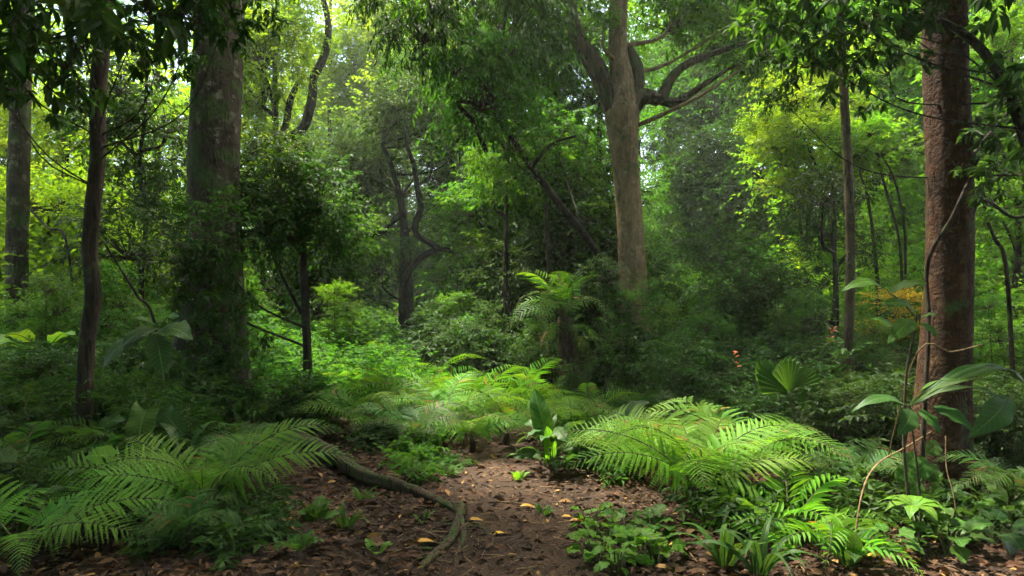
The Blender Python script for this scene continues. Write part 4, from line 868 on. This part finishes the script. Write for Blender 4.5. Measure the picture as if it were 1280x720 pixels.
la = lambda v: max(0.02, math.sin(math.pi * v ** 0.85) ** 1.15) if v < 1 else 0.02
pa = lambda v: max(0.03, math.sin(math.pi * v ** 0.9) ** 0.55) if 0 < v < 1 else 0.04
ht = lambda v: max(0.02, (1 - v) ** 0.55 * (0.72 + 0.9 * v)) if v < 1 else 0.02
make_leaf('ovate', 0.46, ov, seed=1); make_leaf('lance', 0.2, la, 0.5, seed=2); make_leaf('paddle', 0.36, pa, 0.2, seed=3)
make_leaf('heart', 0.85, ht, 0.3, 0.1, 0.28, seed=4); make_leaf('round', 0.8, pa, 0.2, 0.1, seed=5); make_leaf('strap', 0.1, lambda v: max(.05, min(1, v * 6 + .35) * (1 - v ** 2.2)), 0.75, 0.25, seed=6, nv=20)
make_leaf('ovpet', 0.56, lambda v: ov(v) ** .8, 0.3, pet=0.22, seed=7)
def make_fan(key, n, spread, r):
    mb = MB(); V = [[0, 0, 0]]; m = 2 * n + 1; rows = 6; lu = [[0.5, 0]]
    for k in range(1, rows + 1):
        for j in range(m):
            a = -spread + 2 * spread * j / (m - 1); f = k / rows; rr = r * f * (1 if k < rows else (1.0 if j % 2 else 0.86)) * (1 - 0.12 * (abs(a) / spread) ** 2)
            V.append([rr * math.sin(a), rr * math.cos(a), 0.045 * f * (1 if j % 2 else -1) - 0.16 * f * f * r]); lu.append([0.5 if j % 2 else 0.0, f])
    T_ = [[0, 2 + j, 1 + j] for j in range(m - 1)]
    Q = [[1 + (k - 1) * m + j, 2 + (k - 1) * m + j, 2 + k * m + j, 1 + k * m + j] for k in range(1, rows) for j in range(m - 1)]
    mb.add(V, [T_, Q], 0, 0.5, lu); mb.add([[0, 0, 0], [0.004, 0, 0], [0, .01, .003]], [[[0, 1, 2]]], 1)
    LEAF[key] = mb.mesh('leaf_' + key, ['broadfresh', 'stalk'], veins=True)
make_fan('fan', 8, math.radians(52), 1.0)

def hleaf(parent, key, A, B, up=(0, -0.35, 1), w=1.0, mat=None, name='leaf'):
    """A leaf from point A (foot) to point B (tip), both in the place."""
    A, B = np.asarray(A, float), np.asarray(B, float); d = B - A; L = np.linalg.norm(d); y = d / L
    x = nrm(np.cross(y, np.asarray(up, float))); z = np.cross(x, y)
    from mathutils import Matrix
    R = Matrix(((x[0], y[0], z[0]), (x[1], y[1], z[1]), (x[2], y[2], z[2])))
    o = bpy.data.objects.new(name, LEAF[key]); C.objects.link(o); o.parent = parent
    o.location = A - np.array(parent.location); o.rotation_mode = 'QUATERNION'; o.rotation_quaternion = R.to_quaternion(); o.scale = (L * w, L, L)
    if mat: o.material_slots[0].link = 'OBJECT'; o.material_slots[0].material = M[mat]
    return o
def stem(parent, pts, r0, r1, mat='stalk', name='stem', sides=7):
    mb = MB(); n = len(pts); tube(mb, pts, np.linspace(r0, r1, n), sides, 0, 1, 0.06, step=.05)
    return link(name, mb.mesh(name, [mat], parent.location, smooth=[0]), parent)

def rosette(label, base, n, L, key, mat, rise=(0.2, 1.1), seed=1, name='leafy_plant', cat='plant', group=None, w=1.0, stalk=0.0, droop=0.0, inner=0.04):
    """A plant of n leaves rising from one foot, each leaf a part (on its own stalk where STALK > 0)."""
    g = rs(seed + 700); base = np.asarray(base, float); root = thing(name, label, cat, base, group)
    mb = MB(); anyst = False
    for k in range(n):
        a = 2.4 * k + g.normal() * 0.25; e = g.uniform(*rise); l = L * g.uniform(0.7, 1.15)
        h = np.array([math.cos(a), math.sin(a), 0]); A = base + h * inner * g.uniform(.4, 1) * (1 if not stalk else 0.3)
        if stalk:
            top = A + h * stalk * l * math.cos(e) * .7 + UP * stalk * l * (0.5 + math.sin(e)); tube(mb, [A - UP * .02, (A + top) / 2 + UP * .03 * l, top], [.006, .005, .004], 5, 0, k, 0); anyst = True; A = top; e -= 0.75
        B = A + (h * math.cos(e) + UP * (math.sin(e) - droop)) * l
        hleaf(root, key, A, B, UP * 1.0 - h * 0.25 * math.sin(e) + g.normal(size=3) * .22 + np.array([0, -.12, 0]), w, mat)
    if not anyst: tube(mb, [base - UP * .04, base + UP * .05], [.016, .01], 7, 0, 1, .1)
    link('stem', mb.mesh('stem', ['stalk'], base, smooth=[0]), root)
    return root

# paddle-leaved plant in the middle
b = gp(690, 6.9); pl = thing('paddle_plant', 'plant with upright pale paddle leaves over a cluster of dark oval leaves, by the path', 'plant', b)
stem(pl, [b - UP * .03, at(690, 600, 6.9), at(688, 575, 6.9)], .014, .008)
hleaf(pl, 'paddle', at(688, 578, 6.88), at(683, 532, 6.75), (0.25, -1, .25), .9, 'broadfresh')
hleaf(pl, 'paddle', at(688, 562, 6.95), at(668, 486, 7.1), (-0.2, -1, .2), .9, 'broad')
hleaf(pl, 'paddle', at(690, 575, 6.95), at(712, 528, 7.2), (0.2, -.8, .6), .7, 'broad')
hleaf(pl, 'ovate', at(735, 592, 7.1), at(772, 540, 7.25), (-.3, -1, .4), 1.0, 'broadfresh'); stem(pl, [b, at(715, 600, 7.0), at(735, 592, 7.1)], .008, .005)
g = rs(40)
for k in range(46):
    a = 2.4 * k; r = g.uniform(.03, .24); e = g.uniform(-.2, .9); A = b + np.array([math.cos(a) * r, math.sin(a) * r, g.uniform(.05, .46)]); l = g.uniform(.17, .32)
    hleaf(pl, 'lance' if k % 2 else 'ovate', A, A + np.array([math.cos(a) * math.cos(e), math.sin(a) * math.cos(e), math.sin(e) - .35]) * l, UP + g.normal(size=3) * .3, .95, 'broaddark')
    stem(pl, [b + UP * .02, (A + b) / 2 + UP * .03, A], .004, .003, sides=4)
rosette('single small pale-leaved seedling left of the paddle-leaved plant', gp(648, 6.7), 4, .14, 'ovate', 'broadfresh', (.3, 1.0), 41, 'seedling', 'seedling')
rosette('dark broad-leaved plant behind the paddle-leaved plant', gp(770, 8.0), 9, .42, 'ovate', 'broaddark', (.4, 1.2), 42, stalk=.6)
rosette('glossy broad-leaved plant under the right end of the fern bank', gp(725, 7.7), 8, .34, 'ovate', 'broad', (.3, 1.1), 43, stalk=.5)

# small oval-leaved plants beside the path, bottom right
OV = [(742, 4.5, 'bright oval-leaved seedlings nearest the path at the bottom edge'), (770, 4.35, 'bright oval-leaved plant at the bottom edge, second from the path'), (798, 4.5, 'round-leaved bright plant below the right-hand fern'),
      (755, 4.85, 'oval-leaved plant just above the bright seedlings beside the path'), (785, 5.0, 'oval-leaved plant in the shade of the bright right-hand fern'), (812, 4.9, 'dark round-leaved plant deep under the bright right-hand fern'),
      (740, 5.2, 'small round-leaved plant topmost of those beside the path'), (820, 4.4, 'small round-leaved plant right of the bright bottom-edge seedlings')]
for k, (px, Y, lab) in enumerate(OV): rosette(lab, gp(px, Y), 20, .115, 'round' if k % 3 == 2 else 'ovpet', 'broadfresh' if k not in (5, 4) else 'broad', (.1, 1.3), 50 + k, 'seedling', 'plant', 'oval-leaved plants beside the path', 1.15, .9, inner=.12)
# strap plants at the bottom edge
rosette('dark strap-leaved plant at the bottom edge under the right ferns', gp(905, 4.25), 12, .4, 'strap', 'broad', (.05, .7), 60, 'strap_plant', w=1.2)
rosette('dark strap-leaved plant at the bottom edge, right of its twin', gp(950, 4.15), 12, .42, 'strap', 'broaddark', (.05, .7), 61, 'strap_plant', w=1.2)
rosette('broad dark-leaved plant at the bottom right edge under the sword fern', gp(1060, 4.3), 9, .32, 'lance', 'broaddark', (.2, 1.0), 62, w=1.4)
# thin arching yellow-green straps and orange flowers
rosette('pale yellow-green plant of thin arching straps in the shade left of the fan palm', gp(935, 7.2), 12, .55, 'strap', 'fresh', (.9, 1.45), 63, 'strap_plant', w=.7)
b = gp(925, 7.3); fl = thing('flower', 'orange flower spike on a thin stem above the arching pale straps', 'flower', b)
stem(fl, [b, at(924, 520, 7.3), at(921, 470, 7.3), at(919, 440, 7.3)], .006, .003)
for k, (px, py) in enumerate([(917, 443), (922, 441), (919, 447), (924, 456), (921, 459)]):
    hleaf(fl, 'ovate', at(px, py, 7.3), at(px + (-6 if k % 2 else 6), py - 3 + 2 * k % 3, 7.27), (0, -.6, 1), 1.0, 'orange', 'petal')
for k, (px, py, lab) in enumerate([(1041, 413, 'dull red flower tuft left of the slender pole, upper of two'), (1038, 425, 'dull red flower tuft left of the slender pole, lower of two')]):
    b2 = gp(1040 - 4 * k, 8.6); f2 = thing('flower', lab, 'flower', b2, 'dull red flowers beside the slender pole'); stem(f2, [b2, at(px + 2, py + 40, 8.6), at(px, py, 8.6)], .005, .003)
    for j in range(4): hleaf(f2, 'ovate', at(px, py, 8.6), at(px + (-7, 6, -3, 8)[j], py + (-2, -5, 5, 3)[j], 8.57), (0, -.6, 1), 1.0, 'dullred', 'petal')
# fan palm
b = gp(1000, 7.0); fp = thing('fan_palm', 'young fan palm with pleated green blades right of the orange flower', 'palm', b)
for (p0, p1, u, w, mt) in [((984, 490), (950, 452), (.5, -.9, .5), .75, 'broad'), ((986, 490), (990, 446), (.1, -.8, .6), .7, 'broad'), ((988, 490), (1020, 462), (-.4, -.7, .8), .7, 'broad'),
        ((1010, 520), (1045, 500), (0, -.5, 1), .8, 'broad'), ((990, 525), (955, 520), (0, -.4, 1), .8, 'broad'), ((1004, 515), (1012, 478), (.2, -.4, 1), .7, 'broad')]:
    A = at(p0[0], p0[1], 7.0); B = at(p1[0], p1[1], 6.9); hleaf(fp, 'fan', A, B, u, w, mt, 'blade'); stem(fp, [b - UP * .02, at(998, 550, 7.0), A], .009, .006, 'stalk', 'leaf_stalk')

# long-leaved plant in front of the red-brown trunk
b = gp(1150, 4.75); lp = thing('long_leaved_plant', 'plant with long thin arching leaves and drooping oval leaves before the red-brown trunk', 'plant', b)
top = at(1136, 508, 4.7); stem(lp, [b - UP * .02, at(1150, 620, 4.75), at(1142, 550, 4.72), top], .009, .006, 'twig')
for p1, Y1, w in [((1044, 526), 4.6, .8), ((1300, 490), 4.4, .28), ((1290, 472), 4.9, .28), ((1275, 505), 4.6, .3), ((1310, 498), 5.1, .3), ((1232, 474), 4.4, .3)]:
    hleaf(lp, 'lance', top, top + (at(*p1, Y1) - top) * .84, (0, -.5, 1), w * 1.25, 'broaddark' if Y1 > 4.5 else 'broad')
for p0, p1, k, w in [((1140, 512), (1120, 546), 'ovate', 1.15), ((1148, 512), (1174, 545), 'ovate', .95), ((1166, 508), (1214, 540), 'ovate', .8), ((1262, 496), (1208, 548), 'ovate', .9)]:
    hleaf(lp, k, at(*p0, 4.65), at(*p1, 4.55), (.15, -1, .55), w, 'broaddark'); stem(lp, [top, at((p0[0] + 1136) / 2, p0[1] - 7, 4.68), at(*p0, 4.65)], .004, .003)
b = gp(1140, 5.2); up_ = thing('broad_leaved_sapling', 'sapling with a few large bluish oval leaves against the left edge of the red-brown trunk', 'sapling', b)
top = at(1146, 398, 5.1); stem(up_, [b, at(1130, 560, 5.2), at(1133, 470, 5.15), at(1140, 430, 5.12), top], .012, .007, 'twig')
for p0, p1, k, w in [((1142, 400), (1108, 432), 'ovate', .9), ((1150, 398), (1172, 395), 'ovate', 1.1), ((1150, 404), (1170, 424), 'ovate', 1.1), ((1105, 360), (1044, 372), 'lance', 1.1), ((1110, 366), (1160, 356), 'ovate', .7), ((1146, 390), (1098, 384), 'ovate', .7), ((1120, 420), (1085, 400), 'ovate', .8)]:
    hleaf(up_, k, at(*p0, 5.1), at(*p1, 5.0), (.1, -.7, .8), w, 'broad'); stem(up_, [top, at((p0[0] + 1146) / 2, (p0[1] + 398) / 2 - 3, 5.1), at(*p0, 5.1)], .005, .003)
# umbrella plant, round-leaved climbers, bottom right corner
b = gp(1150, 4.7); um = thing('umbrella_plant', 'small plant with one bright whorl of leaflets, bottom right below the red-brown trunk', 'plant', b); c = at(1142, 633, 4.65); stem(um, [b, c], .006, .004)
for k in range(8):
    a = k * .785 + .2; hleaf(um, 'lance', c, c + np.array([math.cos(a) * .22, math.sin(a) * .2, -.035 + .03 * math.sin(a)]), UP, 2.1, 'broadfresh', 'leaflet')
cl = thing('climber', 'round-leaved climber creeping up the foot of the red-brown trunk', 'climber', gp(1150, 5.45)); g = rs(91)
stem(cl, [gp(1150, 5.45), at(1150, 610, 5.46), at(1158, 570, 5.5), at(1150, 530, 5.53)], .006, .003)
for px, py, l in [(1152, 582, 26), (1165, 590, 20), (1143, 607, 24), (1138, 575, 16), (1165, 560, 15), (1128, 592, 18), (1172, 612, 20), (1156, 625, 20)]:
    A = at(px + 8, py - 6, 5.42); hleaf(cl, 'round', A, at(px - l * .5, py + l * .5, 5.36), (.1, -1, .5), .95, 'broad')
BR = [(1185, 4.45, 'ovpet', 'low oval-leaved plant under the umbrella plant, bottom right'), (1240, 4.6, 'ovpet', 'dark oval-leaved plant in the bottom right corner'), (1110, 4.5, 'ovpet', 'low green plant between sword fern and umbrella plant'),
      (1265, 5.0, 'ovate', 'shaded broad-leaved plant at the right edge, low down')]
for k, (px, Y, key, lab) in enumerate(BR): rosette(lab, gp(px, Y), 12, .2, key, 'broad' if k != 1 else 'broaddark', (.2, 1.2), 70 + k, stalk=.6)
# left: elephant-ear and other big dark leaves
b = gp(185, 6.2); ee = thing('elephant_ear', 'elephant-ear plant with one large heart leaf hanging before the massive left trunk', 'plant', b)
for p0, p1, key, Y, w in [((182, 512), (175, 562), 'heart', 6.0, 1.0), ((205, 515), (232, 545), 'heart', 6.3, .8), ((150, 520), (118, 545), 'heart', 6.4, .7)]:
    hleaf(ee, key, at(*p0, Y), at(*p1, Y - .12), (.1, -1, .35), w, 'broad' if w == 1 else 'broaddark'); stem(ee, [b, at((p0[0] + 185) / 2, p0[1] + 40, Y + .05), at(*p0, Y)], .012, .008)
b = gp(205, 7.2); e2 = thing('elephant_ear', 'tall dark plant with broad ragged leaves left of the massive trunk', 'plant', b)
for p0, p1, key, w in [((200, 412), (242, 428), 'ovate', 1.3), ((198, 410), (150, 440), 'ovate', 1.0), ((196, 408), (165, 400), 'ovate', .9), ((202, 408), (226, 398), 'ovate', 1.0), ((195, 415), (205, 470), 'paddle', 1.3), ((190, 418), (130, 470), 'lance', 1.6)]:
    hleaf(e2, key, at(*p0, 7.1), at(*p1, 6.9), (.1, -.6, .9), w, 'broaddark'); 
stem(e2, [b, at(204, 480, 7.2), at(198, 411, 7.1)], .02, .012)
b = gp(150, 5.4); e3 = thing('leafy_plant', 'plant with one pale broad leaf lit at the foot of the slim wavy trunk', 'plant', b)
hleaf(e3, 'ovate', at(150, 572, 5.25), at(106, 573, 5.2), (.1, -.8, .7), 1.5, 'broadfresh'); hleaf(e3, 'ovate', at(152, 575, 5.3), at(185, 590, 5.3), (0, -.7, .8), 1.1, 'broad'); stem(e3, [b, at(150, 600, 5.35), at(150, 572, 5.25)], .007, .004)
g = rs(93)
LD = [(60, 7.0, 'low dark broad-leaved plant left of the slim wavy trunk'), (15, 5.2, 'dark broad-leaved plant at the left edge above the corner fern'), (230, 6.0, 'dark broad-leaved plant behind the left foreground fern'),
      (300, 7.6, 'dark plant at the right foot of the massive left trunk'), (110, 5.0, 'shaded lance-leaved plant under the slim wavy trunk')]
for k, (px, Y, lab) in enumerate(LD): rosette(lab, gp(px, Y), 11, .4, 'ovate' if k % 2 else 'lance', 'broaddark', (.2, 1.2), 80 + k, stalk=.6, w=1.1)
rosette('big-leaved green plant in the left distance below the far-left trunk', gp(55, 9.5, .4), 9, .6, 'ovate', 'broadfresh', (.3, 1.1), 86, stalk=.7)
# seedlings on the litter
SL = [(395, 5.15, 14, .2, 'ovate', 'broad', 'leafy seedling on the litter right of the left foreground fern'), (432, 4.9, 14, .2, 'strap', 'broad', 'strap-leaved seedling on the litter below the mossy log'),
      (345, 4.6, 8, .15, 'ovate', 'broaddark', 'small dark seedling on the litter under the left foreground fern'), (470, 4.5, 4, .12, 'ovate', 'broadfresh', 'tiny seedling at the bottom edge left of the root'),
      (530, 5.25, 5, .1, 'ovate', 'broad', 'tiny seedling on the litter between log and root'),
      (300, 4.55, 12, .22, 'ovate', 'broaddark', 'dark leafy plant at the bottom edge left of the strap-leaved seedling'), (372, 4.35, 9, .16, 'ovpet', 'broad', 'oval-leaved seedling at the bottom edge left of the root'), (250, 5.0, 12, .26, 'lance', 'broaddark', 'dark lance-leaved plant at the foot of the left foreground fern'),
      (455, 5.9, 12, .16, 'lance', 'broad', 'small leafy plant in front of the mossy log'), (680, 5.6, 6, .11, 'ovate', 'broad', 'tiny seedling at the right margin of the path'), (560, 6.9, 12, .17, 'lance', 'broad', 'small leafy plant at the left margin of the path'),
      (505, 7.3, 14, .2, 'lance', 'broaddark', 'leafy plant behind the middle of the mossy log')]
for k, (px, Y, n, L, key, mt, lab) in enumerate(SL): rosette(lab, gp(px, Y), n, L, key, mt, (.15, 1.1), 100 + k, 'seedling', 'seedling', w=1.5 if key == 'strap' else 1.1)

# ------------------------------------------------------------------ log, roots, vines, fallen leaves
b = gp(480, 6.8); mb = MB(); LG = [gp(368, 8.2, .12), gp(405, 7.35, .12), gp(452, 6.65, .10), gp(505, 6.08, .06), gp(562, 5.68, .02)]
tube(mb, LG + [gp(585, 5.5, -.03)], [.085, .078, .066, .052, .03, .012], 18, 0, 5, .1, step=.07); lg = link('fallen_log', mb.mesh('fallen_log', ['moss_log'], b, smooth=[0])); lg.location = b
tag(lg, 'mossy fallen log slanting down to the left margin of the path', 'log')
b = gp(572, 5.3); mb = MB()
tube(mb, [gp(571, 6.0, -.03), gp(577, 5.7, .015), gp(571, 5.3, .018), gp(562, 4.9, .016), gp(538, 4.55, .004), gp(515, 4.25, -.03)], [.022, .036, .032, .03, .026, .016], 12, 0, 6, .16, step=.05)
tube(mb, [gp(575, 5.4, .03), gp(580, 5.0, .012), gp(572, 4.7, .0), gp(566, 4.45, -.02)], [.025, .022, .018, .01], 8, 0, 7, .09)
tube(mb, [gp(574, 5.8, .01), gp(556, 5.75, .015), gp(535, 5.6, -.02)], [.02, .016, .008], 7, 0, 8, .09)
g = rs(97)
for k in range(9):
    y0 = g.uniform(4.5, 5.7); x0 = np.interp(y0, [4.25, 4.55, 4.9, 5.3, 5.7], [515, 540, 560, 574, 576]); sg = g.choice([-1, 1]); d = g.uniform(.15, .45)
    p0 = gp(x0, y0, .012); p1 = p0 + np.array([sg * d * .5, -d * .5 * g.uniform(.2, 1), 0]); p2 = p0 + np.array([sg * d * g.uniform(.7, 1), -d * g.uniform(.6, 1.2), 0])
    p1[2] = float(gh(p1[0], p1[1])) + .012; p2[2] = float(gh(p2[0], p2[1])) - .012; tube(mb, [p0, p1, p2], [.014, .01, .004], 6, 0, 300 + k, .12, step=.05)
rt = link('tree_root', mb.mesh('tree_root', ['moss_log'], b, smooth=[0])); rt.location = b; tag(rt, 'bare forked root running down the left side of the path', 'root')

def cord(name, label, cat, pts, r0, r1, mat='vine', group=None, seed=1):
    mb = MB(); b = np.asarray(pts[-1], float); tube(mb, pts, np.linspace(r0, r1, len(pts)), 8, 0, seed, .08, step=.06)
    o = link(name, mb.mesh(name, [mat], b, smooth=[0])); o.location = b; return tag(o, label, cat, group)
cord('vine', 'dark vine climbing slantwise across the red-brown trunk', 'vine', [at(1222, 200, 5.8), at(1208, 232, 5.67), at(1188, 275, 5.63), at(1166, 310, 5.66), at(1158, 345, 5.7), at(1161, 400, 5.65), at(1158, 470, 5.62), gp(1148, 5.55)], .014, .02, 'bark_mid')
cord('vine', 'thin pale stem arching from the sword fern to the red-brown trunk', 'vine', [at(1172, 535, 5.9), at(1130, 560, 5.2), at(1097, 580, 4.8), at(1078, 615, 4.6), gp(1066, 4.5)], .005, .006)
cord('vine', 'thin pale stem hanging before the shadow of the red-brown trunk', 'vine', [at(1182, 545, 4.9), at(1183, 585, 4.8), at(1193, 625, 4.7), gp(1198, 4.65)], .004, .004)
cord('vine', 'pale vine stretched across the middle of the red-brown trunk', 'vine', [at(1230, 430, 5.6), at(1190, 440, 5.58), at(1145, 444, 5.6), gp(1100, 6.4)], .006, .006)
cord('vine', 'hanging vine left of the tree fern, left strand of the pair', 'vine', [at(683, 238, 11.8), at(682, 300, 11.8), at(686, 350, 11.8), gp(686, 11.8)], .012, .016, 'bark_mid', 'pair of hanging vines')
cord('vine', 'hanging vine left of the tree fern, right strand of the pair', 'vine', [at(680, 200, 11.9), at(686, 290, 11.9), at(684, 340, 11.9), gp(692, 11.9)], .012, .014, 'bark_mid', 'pair of hanging vines')
cord('vine', 'thin looping vine left of the slender brown stem', 'vine', [at(558, 330, 16), at(572, 350, 16), at(566, 375, 16), at(556, 395, 16), gp(562, 16)], .02, .02, 'bark_dark')
cord('dead_branch', 'bare leaning branch right of the red-brown trunk', 'branch', [at(1235, 278, 8.4), at(1244, 300, 8.4), at(1258, 340, 8.4), gp(1272, 8.4)], .02, .03, 'bark_mid')
cord('dead_branch', 'bare level branch at the right edge beyond the red-brown trunk', 'branch', [at(1330, 262, 8.6), at(1270, 272, 8.6), at(1215, 272, 8.5), gp(1190, 9)], .018, .02, 'bark_mid')
cord('dead_branch', 'thin dark branch slanting between slim wavy trunk and massive left trunk', 'branch', [at(128, 300, 8.5), at(150, 335, 8.5), at(172, 370, 8.5), at(192, 400, 8.5), gp(215, 8.5)], .012, .02, 'bark_dark')
cord('dead_branch', 'thin dark branch sloping from the far-left trunk', 'branch', [at(38, 262, 13.6), at(60, 285, 13), at(84, 306, 12.5), gp(100, 12.5)], .02, .025, 'bark_dark')
cord('fallen_twig', 'pale dry twig lying across the path', 'twig', [gp(612, 5.9, .012), gp(640, 5.85, .02), gp(668, 5.8, .014)], .007, .005)
cord('fallen_twig', 'bent dry twig under the strap plant, bottom right', 'twig', [gp(828, 4.75, .015), gp(850, 4.6, .04), gp(872, 4.3, .02)], .005, .004)
FL = [(585, 5.35, .12, 'goldleaf', 'yellow fallen leaf lying beside the root'), (617, 5.05, .09, 'goldleaf', 'small orange-yellow fallen leaf in the middle of the path'), (712, 5.4, .16, 'goldleaf', 'curled yellow fallen leaf at the right margin of the path'),
      (702, 5.5, .09, 'goldleaf', 'small yellow fallen leaf just beyond the curled one'), (835, 4.65, .1, 'goldleaf', 'yellow fallen leaf in the shade right of the oval-leaved plants'), (650, 5.75, .12, 'goldleaf', 'dull yellow fallen leaf beyond the pale twig on the path'),
      (660, 4.6, .1, 'litter', 'pale brown fallen leaf near the bottom of the path'), (520, 4.75, .13, 'goldleaf', 'yellowish fallen leaf on the litter left of the root')]
g = rs(95)
for k, (px, Y, L, mt, lab) in enumerate(FL):
    p = gp(px, Y, .02); mb = MB(); a = g.uniform(-.5, .5); put_leaves(mb, MID, np.zeros((1, 3)), np.array([[math.cos(a), math.sin(a), .12]]), np.array([[.1, -.2, 1.0]]), np.array([L]), np.array([L * .45]))
    o = link('fallen_leaf', mb.mesh('fallen_leaf', [mt])); o.location = p; tag(o, lab, 'leaf')
b = at(1100, 694, 4.4); mb = MB(); put_leaves(mb, MID, np.zeros((1, 3)), np.array([[-.9, .2, .1]]), np.array([[.1, -.6, .8]]), np.array([.11]), np.array([.06]))
o = link('dead_leaf', mb.mesh('dead_leaf', ['goldleaf'])); o.location = b; tag(o, 'orange-brown dead leaf caught on the sword fern, bottom right', 'leaf')

# ------------------------------------------------------------------ the air between the trees
def haze_box():
    mb = MB(); x0, x1, y0, y1, z0, z1 = -165, 165, -165, 172, -1.5, 36
    V = [[x, y, z] for z in (z0, z1) for x, y in ((x0, y0), (x1, y0), (x1, y1), (x0, y1))]
    mb.add(V, [[[3, 2, 1, 0], [4, 5, 6, 7], [0, 1, 5, 4], [1, 2, 6, 5], [2, 3, 7, 6], [3, 0, 4, 7]]])
    m, n, l = new_mat('haze'); v = n.new('ShaderNodeVolumePrincipled'); v.inputs['Color'].default_value = (0.86, 0.93, 0.82, 1); v.inputs['Density'].default_value = HAZE; v.inputs['Anisotropy'].default_value = 0.35
    o = n.new('ShaderNodeOutputMaterial'); l.new(v.outputs[0], o.inputs['Volume']); M['haze'] = m
    setting(link('haze', mb.mesh('haze', ['haze'])), 'stuff', 'pale humid haze between the trees')
haze_box()
